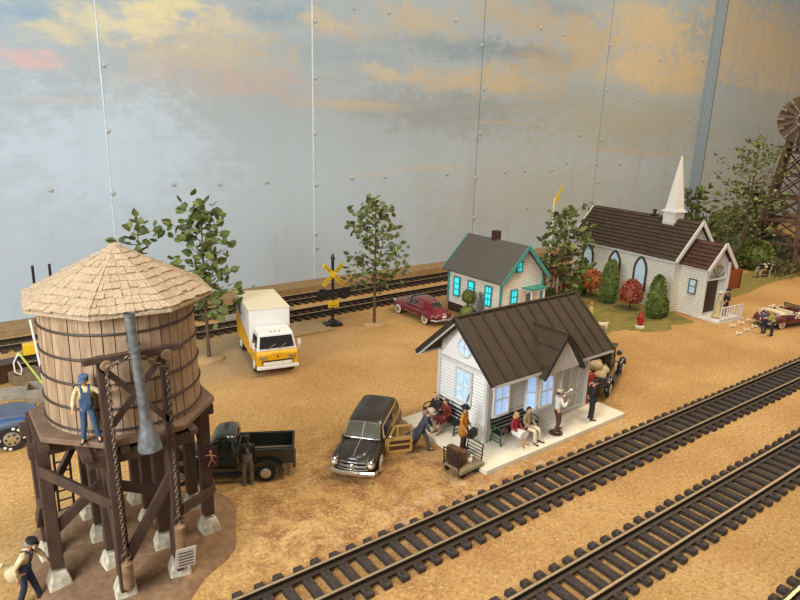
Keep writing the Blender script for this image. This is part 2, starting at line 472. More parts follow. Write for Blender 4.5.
for a, c in zip(xs, xs[1:]):
    gl = .035 if a > 30 else 0; gr = .035 if c > 30 else 0
    mb.box(((a + gl + c - gr) / 2, 39.65, 16), (c - a - gl - gr, .3, 32))
wall = mb.build('wall_back', 'mural', smooth=False)
tag(wall, 'tall metal panel wall painted with a hazy blue sky and yellow clouds', 'wall', kind='structure')
mb = MB()
mb.box((66, 39.85, 16), (172, .1, 32))
mb.build('panel_backing', 'seam_dark', wall, smooth=False)
mb = MB()
mb.beam((8.85, 39.48, .5), (9.05, 39.48, 32), .08, .05); mb.build('panel_seam', 'seam_light', wall)
mb = MB(); mb.beam((22.3, 39.48, .5), (22.3, 39.48, 32), .1, .05); mb.build('panel_seam', 'seam_light', wall)
post = MB().box((74.1, 39.35, 16), (1.9, .3, 32)).build('trim_1', 'post_blue')
tag(post, 'narrow blue upright strip on the painted wall behind the spire', 'trim', kind='structure')
MB().box((75.15, 39.38, 16), (.25, .28, 32)).build('edge_strip', 'post_edge', post)
riv = [(104, 65), (108, 131), (113, 193), (51, 190), (174, 184), (220, 184), (267, 182), (315, 21), (315, 78), (315, 133), (316, 185), (316, 234), (317, 248),
       (352, 178), (385, 177), (354, 8), (389, 12), (484, 89), (482, 45), (480, 133), (476, 178), (474, 218), (447, 174), (505, 172), (525, 171), (552, 170), (456, 20), (541, 28), (565, 35), (610, 45), (607, 90), (602, 140),
       (597, 164), (620, 164), (640, 164), (675, 165), (598, 182), (567, 163), (253, 285), (221, 286), (316, 282), (527, 208), (552, 215), (690, 120), (703, 60), (660, 60), (640, 100), (580, 135)]
rm = MB().ell((0, 0, 0), (.13, .08, .13), 10, 6).build('rivet', 'rivet', wall)
for i, (px, py) in enumerate(riv):
    p = WP(px, py)
    o = rm if i == 0 else rm.copy()
    if i: COL.objects.link(o)
    o.location = (p.x, 39.49, p.z)
    s = 1 + .25 * random.random() + (p.x / 90) * .4; o.scale = (s, 1, s)
led = MB().box((66, 38.65, .2), (172, 1.7, .4)).build('trim_2', 'ledge', bevel=.03)
tag(led, 'raised plywood ledge along the foot of the painted wall', 'ledge', kind='structure')

# thin boards of the level crossing
b = MB().box((15, 30.7, .04), (6.0, 2.2, .08), R=rotz(-.03)).build('crossing_board', 'ply', smooth=False, bevel=.01)
tag(b, 'thin plywood board laid beside the rear tracks next to the crossing signal', 'board')
b = MB().box((15.4, 34.5, .1), (4.6, .9, .2)).build('crossing_plank', 'board_grey', bevel=.02)
tag(b, 'grey plank filling the gap between the rails behind the delivery truck', 'plank')

# ================================================================ tracks
tie_me = {}
def track(label, c, ang, x0, x1, tiemat, sp=.55, railw=.05, group='model railway tracks'):
    t = thing('railroad_track', label, 'track', (c[0], c[1], 0), ang, group=group)
    for s in (-1, 1):
        mb = MB(); prof = [(-.16, .13), (.16, .13), (.16, .155), (.035, .175), (.035, .235), (railw, .25), (railw, .29), (-railw, .29), (-railw, .25), (-.035, .235), (-.035, .175), (-.16, .155)]
        y = s * (.505 + railw)
        mb.loft([[Vector((x, y + a, z)) for a, z in prof] for x in (x0, x1)])
        mb.box(((x0 + x1) / 2, y, .291), (x1 - x0, railw * 1.5, .006), mi=1)
        mb.build('rail', ['rail', 'rail_head'], t, angle=30)
    if tiemat not in tie_me:
        mb = MB(); mb.box((0, 0, .075), (.25, 1.95, .15))
        for s in (-1, 1):
            for q in (-1, 1): mb.box((0, s * .59 + q * .19, .165), (.12, .07, .04))
        o = mb.build('tie', tiemat, t, bevel=.025); tie_me[tiemat] = o
        first = o
    else:
        first = tie_me[tiemat].copy(); COL.objects.link(first); first.parent = t
    n = int((x1 - x0) / sp); n = min(n, 99)
    for i in range(n):
        o = first if i == 0 else first.copy()
        if i: COL.objects.link(o); o.parent = t
        o.location = (x0 + .3 + i * sp + random.uniform(-.02, .02), random.uniform(-.03, .03), 0); o.rotation_euler = (0, 0, random.uniform(-.012, .012))
    return t
track('dark model railway track running right past the white station platform', (7, 11.76), -.021, -9, 43, 'tie')
track('dark model railway track second from the viewer, between bare sand strips', (11, 7.94), -.024, -9, 36, 'tie')
track('short piece of track at the bottom right corner, nearest the viewer', (16.5, 3.9), -.01, -8, 20, 'tie')
track('front one of the two rear tracks, beside the crossing signal', (20, 32.95), .005, -23, 30, 'tie_old')
track('rear one of the two rear tracks, right under the painted wall ledge', (20, 36.1), .005, -23, 30, 'tie_old')
# ================================================================ building helpers (local frame: points given by a wall's origin o, direction u, outward n)
def siding(mb, o, u, n, width, z0, z1, pitch=.13, proj=.03, mi=0):
    """lapped boards; width(z) -> (a, b) along u"""
    o = Vector(o); u = Vector(u); n = Vector(n); z = z0
    gap = min(.03, pitch * .25)
    aa, bb = width(z0)
    at_, bt_ = width(z1)
    zk = [z0 + (z1 - z0) * i / 8 for i in range(9)]
    mb.loft([[o + u * q + n * d + Vector((0, 0, zz)) for q, d in ((width(zz)[0], -.05), (width(zz)[1] + 1e-3, -.05), (width(zz)[1] + 1e-3, .004), (width(zz)[0], .004))] for zz in zk], 1)
    while z < z1 - 1e-4:
        zt = min(z + pitch, z1); z += gap
        if z >= zt: break
        a0, b0 = width(z); a1, b1 = width(zt)
        if b1 - a1 < .005: a1 = b1 = (a1 + b1) / 2
        P = lambda a, zz, d: o + u * a + n * d + Vector((0, 0, zz))
        mb.add([P(a0, z, -.04), P(b0, z, -.04), P(b0, z, proj), P(a0, z, proj), P(a1, zt, -.04), P(b1, zt, -.04), P(b1, zt, 0), P(a1, zt, 0)],
               ((0, 1, 2, 3), (7, 6, 5, 4), (0, 4, 5, 1), (3, 2, 6, 7), (0, 3, 7, 4), (1, 5, 6, 2)), mi)
        z = zt

def window(parent, o, u, n, w, h, nv=1, nh=1, fmat='trim', pmat='lit_blue', fw=.09, name='window', bar=.04):
    """o = centre of the window on the wall"""
    o = Vector(o); u = Vector(u); n = Vector(n); Z = Vector((0, 0, 1))
    mb = MB()
    def bar_(a, z, sa, sz, d=.08):
        c = o + u * a + Z * z + n * (d / 2 + .02)
        vs = [c + u * i * sa / 2 + Z * k * sz / 2 + n * j * d / 2 for i, j, k in ((-1,-1,-1),(1,-1,-1),(1,1,-1),(-1,1,-1),(-1,-1,1),(1,-1,1),(1,1,1),(-1,1,1))]
        mb.add(vs, ((0, 3, 2, 1), (4, 5, 6, 7), (0, 1, 5, 4), (1, 2, 6, 5), (2, 3, 7, 6), (3, 0, 4, 7)))
    for s in (-1, 1):
        bar_(s * (w / 2 + fw / 2), 0, fw, h + 2 * fw); bar_(0, s * (h / 2 + fw / 2), w + (.06 if s < 0 else 0), fw, .08 if s > 0 else .12)
    for i in range(nv): bar_(-w / 2 + w * (i + 1) / (nv + 1), 0, bar, h, .05)
    for i in range(nh): bar_(0, -h / 2 + h * (i + 1) / (nh + 1), w, bar * 1.4, .06)
    f = mb.build(name, fmat, parent, smooth=False)
    p = MB()
    p.prism([o + u * a + Z * b + n * .035 for a, b in ((-w/2, -h/2), (w/2, -h/2), (w/2, h/2), (-w/2, h/2))], n * .015)
    p.build('pane', pmat, f, smooth=False)
    return f

def roof_slab(mb, a, b, c, d, th, mi=0):
    """quad a,b (eave) c,d (ridge) thickened downwards"""
    a, b, c, d = (Vector(p) for p in (a, b, c, d)); nn = (b - a).cross(d - a).normalized()
    if nn.z < 0: nn = -nn
    vs = [a, b, c, d] + [p - nn * th for p in (a, b, c, d)]
    mb.add(vs, ((0, 1, 2, 3), (7, 6, 5, 4), (0, 4, 5, 1), (1, 5, 6, 2), (2, 6, 7, 3), (3, 7, 4, 0)), mi)
    return nn

def shingle_quad(mb, a, b, c, d, rows, w, th=.04, mi=0, lift=.035, jit=.01):
    """individual shingles over the quad a->b eave, d->c ridge"""
    a, b, c, d = (Vector(p) for p in (a, b, c, d))
    nn = (b - a).cross(d - a).normalized()
    if nn.z < 0: nn = -nn
    for r in range(rows):
        f0 = r / rows; f1 = min(1, (r + 1.12) / rows)
        L0 = a.lerp(d, f0); R0 = b.lerp(c, f0); L1 = a.lerp(d, f1); R1 = b.lerp(c, f1)
        n = max(1, round((R0 - L0).length / w)); off = (r % 2) * .5 / n
        cuts = [0] + [(k / n) + off for k in range(1 if off == 0 else 0, n + 1) if 0 < k / n + off < 1] + [1]
        for s0, s1 in zip(cuts, cuts[1:]):
            g = .004 / max(.1, (R0 - L0).length); j = random.uniform(-jit, jit); e = random.uniform(0, jit)
            sl = (d - a).normalized() * j
            q = [L0.lerp(R0, s0 + g) + sl, L0.lerp(R0, s1 - g) + sl, L1.lerp(R1, s1 - g), L1.lerp(R1, s0 + g)]
            top = [q[0] + nn * (lift + th + e), q[1] + nn * (lift + th + e), q[2] + nn * .012, q[3] + nn * .012]
            bot = [p - nn * .01 for p in q]
            mb.add(bot + top, ((3, 2, 1, 0), (4, 5, 6, 7), (0, 1, 5, 4), (1, 2, 6, 5), (2, 3, 7, 6), (3, 0, 4, 7)), mi)

# ================================================================ station
ST = thing('train_station', 'small white clapboard train station with dark brown ribbed metal roof', 'station', (15.4, 14.75, .2))
LX, LY, RY = 5.85, 2.55, 1.2       # size, ridge line
ZE, ZR = 2.75, 4.62                # heights above the platform, at the roof surface
yf, yb = -.92, 3.32                # eaves
def rz_(y): return ZR - abs(y - RY) * (ZR - ZE) / (RY - yf)
mb = MB()
body_top = lambda y: rz_(y) - .12
mb.prism([(.03, .03, 0), (.03, LY - .03, 0), (.03, LY - .03, body_top(LY)), (.03, RY, body_top(RY)), (.03, .03, body_top(0))], (LX - .06, 0, 0), 0)
wl = mb.build('wall', 'siding_front_shaded', ST, smooth=False)
mb = MB()   # left gable: lapped boards below and above the band
siding(mb, (0, 0, 0), (0, 1, 0), (-1, 0, 0), lambda z: (0, LY), .0, 2.62, .125)
def gw(z):
    k = (ZR - .12 - z) / ((ZR - ZE) / (RY - yf)); return (max(0, RY - k), min(LY, RY + k))
siding(mb, (0, 0, 0), (0, 1, 0), (-1, 0, 0), gw, 2.72, ZR - .13, 3.0, .012)
mb.build('siding', ['siding', 'groove'], ST, smooth=False)
mb = MB()
siding(mb, (LX, 0, 0), (0, 1, 0), (1, 0, 0), lambda z: (0, LY), .0, 2.6, .125)
siding(mb, (LX, 0, 0), (0, 1, 0), (1, 0, 0), gw, 2.6, ZR - .13, .125)
mb.build('siding', ['siding', 'groove'], ST, smooth=False)
mb = MB()
siding(mb, (0, 0, 0), (1, 0, 0), (0, -1, 0), lambda z: (0, LX), .0, 2.95, .125, .022)
mb.build('siding', ['siding_front_shaded', 'groove'], ST, smooth=False)
mb = MB()   # corner boards and band, wainscot panel
for x, y in ((-.02, -.02), (LX + .02, -.02), (-.02, LY + .02), (LX + .02, LY + .02)): MB().box((x, y, 1.45), (.14, .14, 2.9)).build('corner_board', 'trim', ST, smooth=False)
mb.box((-.05, LY / 2, 2.67), (.1, LY + .1, .1)); mb.build('gable_band', 'trim', ST, smooth=False); mb = MB()
mb.box((-.05, .38, .55), (.04, .55, .04)); mb.box((-.05, .38, .1), (.04, .55, .04))
for y in (.1, .66): mb.box((-.05, y, .33), (.04, .04, .46))
mb.build('panel_trim', 'trim', ST, smooth=False)
# roof
th = .1; x0, x1 = -.65, LX + .42
mb = MB()
n1 = roof_slab(mb, (x0, yf, rz_(yf)), (x1, yf, rz_(yf)), (x1, RY, ZR), (x0, RY, ZR), th)
n2 = roof_slab(mb, (x0, yb, rz_(yb)), (x1, yb, rz_(yb)), (x1, RY, ZR), (x0, RY, ZR), th)
k = 0; x = x0 + .06
while x < x1:
    mb.beam((x, yf, rz_(yf) + .02), (x, RY, ZR + .02), .045, .07); mb.beam((x, yb, rz_(yb) + .02), (x, RY, ZR + .02), .045, .07)
    x += .62
mb.beam((x0, RY, ZR + .03), (x1, RY, ZR + .03), .12, .07)
mb.build('roof', 'metal_roof', ST, smooth=False)
mb = MB()
for x in (x0, x1):
    mb = MB()
    for y in (yf, yb): mb.beam((x, y, rz_(y) - .05), (x, RY, ZR - .05), .07, .17)
    mb.build('rake_edge', 'roof_edge', ST, smooth=False)
mb = MB()
for y in (yf, yb): mb.box(((x0 + x1) / 2, y + (.05 if y < 0 else -.05), rz_(y) - .1), (x1 - x0, .05, .12))
for y, s in ((yf, 1), (yb, -1)):
    mb.beam((x0 + .08, y + .03 * s, rz_(y) - .16), (x0 + .08, RY, ZR - .16), .05, .1)
mb.build('fascia', 'trim', ST, smooth=False)
# bay with dormer gable
DX, DW, DZ, DB = 2.93, 1.17, 4.0, 2.5     # centre, half width at roof, apex, foot height
mb = MB()
bx0, bx1, by = 2.43, 3.78, -.36
mb.box(((2.1 + 4.1) / 2, -.14, 2.7), (2.0, .5, .4))
mb.prism([(bx0, by, 0), (bx1, by, 0), (bx1 + .3, 0.02, 0), (bx0 - .3, 0.02, 0)], (0, 0, 2.9))
mb.prism([(DX - 1.07, -.97, DZ - 1.46), (DX + 1.07, -.97, DZ - 1.46), (DX, -.97, DZ - .04)], (0, .9, 0))
bay = mb.build('bay', 'siding_front_shaded', ST, smooth=False)
mb = MB()
for x in (bx0, bx1): mb.box((x, by - .02, 1.45), (.1, .08, 2.9))
mb.box(((bx0 + bx1) / 2, by - .03, .78), (bx1 - bx0, .05, .07)); mb.box(((bx0 + bx1) / 2, by - .03, .06), (bx1 - bx0, .05, .12))

for x in (4.25, 4.75, 5.3): mb.box((x, -.035, 1.45), (.07, .05, 2.8))
mb.box((4.9, -.035, .8), (1.6, .05, .07)); mb.box((4.9, -.035, .1), (1.8, .06, .16)); mb.box((4.9, -.035, 2.1), (1.2, .05, .07))
mb.build('bay_trim', 'trim', ST, smooth=False)
mb = MB()
yr = yf + (DZ - ZE) / ((ZR - ZE) / (RY - yf))      # where the dormer ridge meets the main roof
sl = (ZR - ZE) / (RY - yf)
yd = yf - .2
for s in (-1, 1):
    xe = DX + s * DW
    # triangle-like slope from the front rake back to the valley
    ye = yf + max(0, (DB - ZE)) / sl
    a = Vector((DX, yd, DZ + .04)); b_ = Vector((xe, yd, DB)); c_ = Vector((xe, yf + .02, DB)); d_ = Vector((DX, yr + .15, DZ + .04))
    nn = (b_ - a).cross(d_ - a).normalized(); nn = nn if nn.z > 0 else -nn
    vs = [a, b_, c_, d_] + [p - nn * .1 for p in (a, b_, c_, d_)]
    mb.add(vs, ((0, 1, 2, 3), (7, 6, 5, 4), (0, 4, 5, 1), (1, 5, 6, 2), (2, 6, 7, 3), (3, 7, 4, 0)))
    for f in (.35, .75):
        p0 = a.lerp(b_, f) ; p1 = d_.lerp(c_, f); mb.beam(p0 + nn * .02 + Vector((0, .05, 0)), p1 + nn * .02, .04, .05)
mb.beam((DX, yd, DZ + .05), (DX, yr + .1, DZ + .05), .1, .06)
mb.build('dormer_roof', 'metal_roof', ST, smooth=False)
mb = MB()
for s in (-1, 1): mb.beam((DX, yd - .02, DZ - .03), (DX + s * DW, yd - .02, DB - .04), .05, .13, up=(0, 0, 1))
mb.build('rake_edge', 'roof_edge', ST, smooth=False)
mb = MB()
for s in (-1, 1): mb.beam((DX, -1.0, DZ - .17), (DX + s * .98, -1.0, DZ - 1.42), .04, .08)
mb.build('gable_trim', 'trim', ST, smooth=False)
# windows
window(ST, (-.03, 1.14, 1.87), (0, 1, 0), (-1, 0, 0), .72, 1.15, 1, 1)
window(ST, (.72, -.03, 1.62), (1, 0, 0), (0, -1, 0), .68, 1.15, 1, 1)
window(ST, (2.85, by - .01, 1.56), (1, 0, 0), (0, -1, 0), .62, 1.15, 1, 1)
u = Vector((.3, -.38, 0)).normalized(); nn = Vector((-.38, -.3, 0)).normalized()
window(ST, (bx0 - .16, -.17, 1.55), u, nn, .3, 1.3, 0, 1)
mb = MB()
mb.tube([(-.05, 1.22 + .34 * math.cos(a), 3.36 + .36 * math.sin(a)) for a in [2 * PI * i / 20 for i in range(21)]], .05, 6, caps=False)
mb.box((-.06, 1.22, 3.36), (.04, .04, .66)); mb.box((-.06, 1.22, 3.36), (.04, .6, .04))
f = mb.build('round_window', 'trim', ST)
MB().lathe([(.32, -.05), (.32, -.03)], 20, (0, 1.22, 3.36), axis='x').build('pane', 'lit_blue', f)
# right-hand plain door
# platform
pf = MB().prism([(14.1, 13.25, .0), (22.15, 13.25, 0), (22.15, 18.1, 0), (14.1, 18.1, 0)], (0, 0, .19)).build('platform', 'platform', smooth=False, bevel=.02)
tag(pf, 'pale cream platform slab that the white station stands on', 'platform')

# ================================================================ blue-trimmed house
HO = thing('cottage', 'white clapboard cottage with teal trim, grey roof and cyan lit windows', 'house', (26.49, 24.78, 0), 1.571)
W, Lh, ze, zr = 1.78, 4.54, 3.07, 4.82
sl = (zr - ze) / W
def gp(k): return (max(0, W - k), min(2 * W, W + k))
mb = MB(); mb.prism([(.03, -.03, .3), (.03, -2*W + .03, .3), (.03, -2*W + .03, ze - .1), (.03, -W, zr - .1), (.03, -.03, ze - .1)], (Lh - .06, 0, 0)); mb.build('wall', 'siding_house', HO, smooth=False)
mb = MB()
siding(mb, (0, 0, 0), (1, 0, 0), (0, 1, 0), lambda z: (0, Lh), .55, ze - .05, .14, .025)
mb.build('siding', ['siding_house', 'groove'], HO, smooth=False); mb = MB()
siding(mb, (0, -2*W, 0), (1, 0, 0), (0, -1, 0), lambda z: (0, Lh), .55, ze - .05, .14, .025)
for x, n in ((0, -1), (Lh, 1)):
    mb.build('siding', ['siding_house', 'groove'], HO, smooth=False); mb = MB()
    siding(mb, (x, 0, 0), (0, -1, 0), (n, 0, 0), lambda z: (0, 2*W) if z < ze - .1 else gp((zr - .1 - z) / sl), .55, zr - .12, .14, .025)
mb.build('siding', ['siding_house', 'groove'], HO, smooth=False)
MB().box((Lh/2, -W, .28), (Lh + .06, 2*W + .06, .56)).build('foundation', 'skirt', HO, smooth=False)
mb = MB(); o_ = .35; g_ = .35
roof_slab(mb, (-g_, o_, ze - o_*sl), (Lh + g_, o_, ze - o_*sl), (Lh + g_, -W, zr), (-g_, -W, zr), .1)
roof_slab(mb, (-g_, -2*W - o_, ze - o_*sl), (Lh + g_, -2*W - o_, ze - o_*sl), (Lh + g_, -W, zr), (-g_, -W, zr), .1)
mb.build('roof', 'house_roof', HO, smooth=False)
mb = MB()
for x in (-g_ - .02, Lh + g_ + .02):
    mb = MB()
    for y in (o_, -2*W - o_): mb.beam((x, y, ze - o_*sl - .08), (x, -W, zr - .08), .06, .2)
    mb.build('barge_board', 'teal', HO, smooth=False)
for x in (-.03, Lh + .03):
    for y in (.03, -2*W - .03): MB().box((x, y, (ze + .2) / 2), (.12, .12, ze - .8)).build('corner_board', 'teal', HO, smooth=False)
MB().box((.9, -W - .1, zr + .12), (.42, .42, .75)).build('chimney', 'brick_dark', HO, smooth=False).location = (1.6, 0, 0)
for x in (.95, 2.45, 3.75): window(HO, (x, .03, 1.72), (1, 0, 0), (0, 1, 0), .44, 1.1, 0 if x > 1 else 1, 2, 'teal', 'lit_cyan', .08)
window(HO, (-.03, -1.05, 1.55), (0, -1, 0), (-1, 0, 0), .42, 1.15, 1, 2, 'teal', 'lit_cyan', .08)
window(HO, (-.03, -W + .42, 3.55), (0, -1, 0), (-1, 0, 0), .34, .5, 1, 1, 'teal', 'lit_cyan', .08)
mb = MB(); mb.box((-.4, -2.5, 2.1), (.7, 1.3, .07)); mb.box((-.4, -2.5, .65), (.7, 1.3, .12)); 
for y in (-1.95, -3.05): mb.box((-.68, y, 1.35), (.09, .09, 1.5))
for i in range(8): mb.box((-.7, -2.0 - .145 * i, .95), (.03, .04, .5))
mb.box((-.7, -2.5, 1.2), (.05, 1.1, .05))
mb.build('porch', 'white', HO, smooth=False)
mb = MB(); mb.box((-.4, -2.5, 2.2), (.8, 1.4, .12)); mb.build('porch_roof', 'teal', HO, smooth=False)
MB().box((-.04, -2.5, 1.2), (.06, .6, 1.1)).build('front_door', 'statue_grey', HO, smooth=False)

# ================================================================ church
CH = thing('church', 'white clapboard chapel with tall white spire and gothic windows', 'church', (38.57, 21.02, 0), 1.442)
W, L_, ze, zr = 1.9, 8.76, 3.85, 5.95; sl = (zr - ze) / W; o_ = .3; g_ = .3
w, l, vze, vzr = 1.15, 1.83, 3.55, 4.8; vs_ = (vzr - vze) / w; Wm = 1.76
def gp(k, W=W): return (max(0, W - k), min(2 * W, W + k))
mb = MB(); mb.prism([(.03, -.03, 0), (.03, -2*W + .03, 0), (.03, -2*W + .03, ze - .1), (.03, -W, zr - .1), (.03, -.03, ze - .1)], (L_ - .06, 0, 0)); mb.build('wall', 'siding_church', CH, smooth=False)
mb = MB()
for y, n in ((0, 1), (-2*W, -1)): siding(mb, (0, y, 0), (1, 0, 0), (0, n, 0), lambda z: (0, L_), .0, ze - .05, .16, .028); mb.build('siding', ['siding_church', 'groove'], CH, smooth=False); mb = MB()
for x, n in ((0, -1), (L_, 1)):
    if n > 0: mb.build('siding', ['siding_church', 'groove'], CH, smooth=False); mb = MB()
    siding(mb, (x, 0, 0), (0, -1, 0), (n, 0, 0), lambda z: (0, 2*W) if z < ze - .1 else gp((zr - .1 - z) / sl), .0, zr - .12, .16, .028)
mb.build('siding', ['siding_church', 'groove'], CH, smooth=False)
mb = MB()
A = lambda x, y, z: Vector((x, y, z))
for y in (o_, -2*W - o_): shingle_quad(mb, A(-g_, y, ze - o_*sl), A(L_ + g_, y, ze - o_*sl), A(L_ + g_, -W, zr), A(-g_, -W, zr), 11, .5, .04, lift=.05)
mb.build('roof', 'church_shingle', CH, smooth=False)
mb = MB()
for x in (-g_ - .03, L_ + g_ + .03):
    for y in (o_, -2*W - o_): mb.beam((x, y, ze - o_*sl - .06), (x, -W, zr - .02), .08, .22)
for x in (-.03, L_ + .03):
    for y in (.03, -2*W - .03): mb.box((x, y, ze/2), (.13, .13, ze))
mb.box((L_/2, o_ - .1, ze - o_*sl - .12), (L_ + .6, .05, .1))
mb.build('church_trim', 'white', CH, smooth=False)
# vestibule
y0, y1 = -(W - w), -(W + w)
mb = MB()
mb.prism([(-l + .5, y0 - .02, 0), (-l + .5, y1 + .02, 0), (-l + .5, y1 + .02, vze - .1), (-l + .5, -W, vzr - .1), (-l + .5, y0 - .02, vze - .1)], (l - .4, 0, 0))
mb.box((-l / 2, y0 - .04, vze / 2), (l, .08, vze - .02)); mb.box((-l / 2, y1 + .04, vze / 2), (l, .08, vze - .02))
mb.build('vestibule', 'siding_church', CH, smooth=False)
mb = MB()
for y, n in ((y0, 1), (y1, -1)): mb = MB(); siding(mb, (-l, y, 0), (1, 0, 0), (0, n, 0), lambda z: (0, l), .0, vze - .03, .16, .028); mb.build('siding', ['siding_church', 'groove'], CH, smooth=False)
mb = MB()
for s in (1, -1): shingle_quad(mb, A(-l - g_, -W + s*(w + .28), vze - .28*vs_), A(.1, -W + s*(w + .28), vze - .28*vs_), A(.1, -W, vzr), A(-l - g_, -W, vzr), 7, .4, .04, lift=.045)
mb.build('vestibule_roof', 'vest_shingle', CH, smooth=False)
mb = MB()
for s in (1, -1): mb.beam((-l - g_ - .04, -W + s*(w + .3), vze - .3*vs_ - .06), (-l - g_ - .04, -W, vzr), .08, .22)
for s in (1, -1): mb.box((-l - .02, -W + s * (w - .02), 1.75), (.16, .14, 3.5))
# porch front: gable infill with an arch
pts = []
for i in range(13):
    a = PI * i / 12; pts.append((-l, -W + .92 * math.cos(a), 2.55 + .95 * math.sin(a)))
for i in range(12):
    (xa, ya, za), (xb, yb_, zb) = pts[i], pts[i+1]
    ta = min(vzr - .15 - abs(ya + W) * vs_, 9); tb = vzr - .15 - abs(yb_ + W) * vs_
    mb.prism([(-l, ya, za), (-l, yb_, zb), (-l, yb_, max(tb, zb + .02)), (-l, ya, max(ta, za + .02))], (.06, 0, 0))
mb.tube([(-l - .03, y, z) for x, y, z in pts], .05, 6)
mb.box((-l - .02, -W, 2.5), (.1, 1.9, .1))
mb.build('porch_front', 'white', CH, smooth=False)
mb = MB(); mb.box((-l + .46, -W, 1.2), (.06, 1.75, 2.3)); mb.build('double_door', 'door_dark', CH, smooth=False)
mb = MB(); 
for i in range(5):
    a = PI * (i + .5) / 5; mb.beam((-l + .02, -W, 2.55), (-l + .02, -W + .88 * math.cos(a), 2.55 + .88 * math.sin(a)), .04, .04)
mb.build('fanlight', 'statue_grey', CH, smooth=False)
window(CH, (-1.05, y0 + .03, 1.95), (1, 0, 0), (0, 1, 0), .42, .85, 0, 1, 'statue_grey', 'lit_pale', .07)
pl = 1.45
mb = MB(); mb.box((-l - pl/2 + .25, -W, .07), (pl + .5, 2*w + .3, .14)); mb.build('porch_deck', 'white', CH, smooth=False, bevel=.01)
mb = MB()
for zz in (.22, 1.02): mb.beam((-l - pl + .06, y0, zz), (-l - pl + .06, y1, zz), .07, .08)
for i in range(9): mb.box((-l - pl + .06, y0 - .05 - i * (2*w - .1) / 8, .6), (.06, .06, .82))
mb.build('railing', 'white', CH, smooth=False)
# gothic windows
def gothic(x, name='gothic_window'):
    w2, zb, zs, zt = .5, 1.0, 2.3, 3.3
    out = [(x - w2, zb), (x - w2, zs)]
    for i in range(1, 7):
        t = i / 6; th_ = t * PI / 3; out.append((x + w2 - 2 * w2 * math.cos(th_), zs + 2 * w2 * math.sin(th_) * 1.12))
    right = [(2 * x - a, b_) for a, b_ in reversed(out[:-1])]
    path = out + right
    mb = MB(); mb.tube([(a, .05, b_) for a, b_ in path] , .085, 6); mb.box((x, .05, zb), (2*w2 + .2, .12, .1))
    f = mb.build(name, 'stained_frame', CH)
    mb = MB(); mb.prism([(a, .03, b_) for a, b_ in path], (0, .015, 0)); 
    p = mb.build('pane', 'lit_pale', f, smooth=False)
    mb = MB(); mb.box((x, .055, 2.1), (.035, .03, 2.0)); 
    for zz in (1.4, 1.8, 2.2): mb.box((x, .055, zz), (.7, .03, .03))
    mb.build('glazing_bar', 'white', f, smooth=False)
for x in (2.55, 4.85, 7.4): gothic(x)
# steeple
sx = 2.0
mb = MB(); mb.box((sx, -W, zr - .1), (.92, .92, 1.0)); mb.box((sx, -W, zr + .42), (1.2, 1.2, .08)); mb.box((sx, -W, zr + .5), (1.0, 1.0, .1))
for i in range(7): mb.box((sx, -W, zr - .4 + i * .11), (.95, .95, .04))
mb.build('belfry', 'white', CH, smooth=False)
mb = MB(); mb.loft([[Vector((sx + r*a, -W + r*b_, z)) for a, b_ in ((-1, -1), (1, -1), (1, 1), (-1, 1))] for r, z in ((.42, zr + .55), (.03, 10.05))]); mb.build('spire', 'white', CH, smooth=False)
mb = MB(); mb.lathe([(.1, 0), (.1, .25), (.15, .27), (.15, .36), (.05, .4)], 10, (sx + 1.55, -W, zr - .02)); mb.box((sx + 1.5, -W, zr + .0), (.5, .4, .08)); mb.build('roof_vent', 'black', CH)

# ================================================================ water tower
TC = Vector((3.36, 16.22, 0)); DK = 4.22
WT = thing('water_tower', 'big wooden water tower with shingled roof on dark timber legs', 'water tower', (TC.x, TC.y, 0))
mb = MB()   # earth base
n = 40; ring = []
for k in range(n):
    a = 2*PI*k/n; r = 2.75 + .22*math.sin(3*a + 1) + .12*math.sin(7*a) ; ring.append((r*math.cos(a)*1.0, r*math.sin(a)*1.06))
rings = []
for f, z in ((1.03, 0), (1, .08), (.93, .16), (.7, .2), (.4, .23), (.05, .22)):
    rings.append([Vector((x*f, y*f, z + (.03*math.sin(5*x*f) * math.cos(4*y*f) if f < .9 else 0))) for x, y in ring])
mb.loft(rings); mb.build('base', 'earth', WT, angle=60)
cols = [-1.92, -.66, .66, 1.92]
posts = [(x, y) for x in cols for y in cols if not (abs(x) > 1 and abs(y) > 1)]
pm = fm = None
for x, y in posts:
    if pm is None:
        pm = MB().box((0, 0, (.45 + DK - .3)/2), (.29, .29, DK - .3 - .45)).build('post', 'timber', WT, bevel=.02, smooth=False)
        fm = MB().loft([[Vector((r*a, r*b_, z)) for a, b_ in ((-1, -1), (1, -1), (1, 1), (-1, 1))] for r, z in ((.27, -.05), (.25, .1), (.17, .38), (.15, .4))]).build('footing', 'footing', WT, bevel=.03)
        a, c = pm, fm
    else:
        a, c = pm.copy(), fm.copy(); COL.objects.link(a); COL.objects.link(c); a.parent = c.parent = WT
    a.location = (x, y, .22); c.location = (x, y, .18); c.rotation_euler = (0, 0, random.uniform(-.2, .2))
mb = MB()
z1, z2 = 1.1, DK - .7
ring8 = [(-1.92, .66), (-1.92, -.66), (-.66, -1.92), (.66, -1.92), (1.92, -.66), (1.92, .66), (.66, 1.92), (-.66, 1.92)]
def brace(p, q, za, zb, off=.19):
    a = Vector((*p, za)); b_ = Vector((*q, zb)); m = (a + b_) / 2; nn = Vector((m.x, m.y, 0)).normalized() * off
    o = MB().beam(a + nn, b_ + nn, .1, .26).build('brace', 'timber', WT, smooth=False, bevel=.01); return o
brace(ring8[1], ring8[2], 3.45, 2.75); brace(ring8[0], ring8[1], 1.2, 2.5, .17); brace(ring8[0], ring8[7], 1.3, 2.6)
brace(ring8[2], ring8[3], 1.1, 3.2); brace(ring8[3], ring8[4], 2.0, 1.45); brace(ring8[4], ring8[5], 1.3, 3.2)
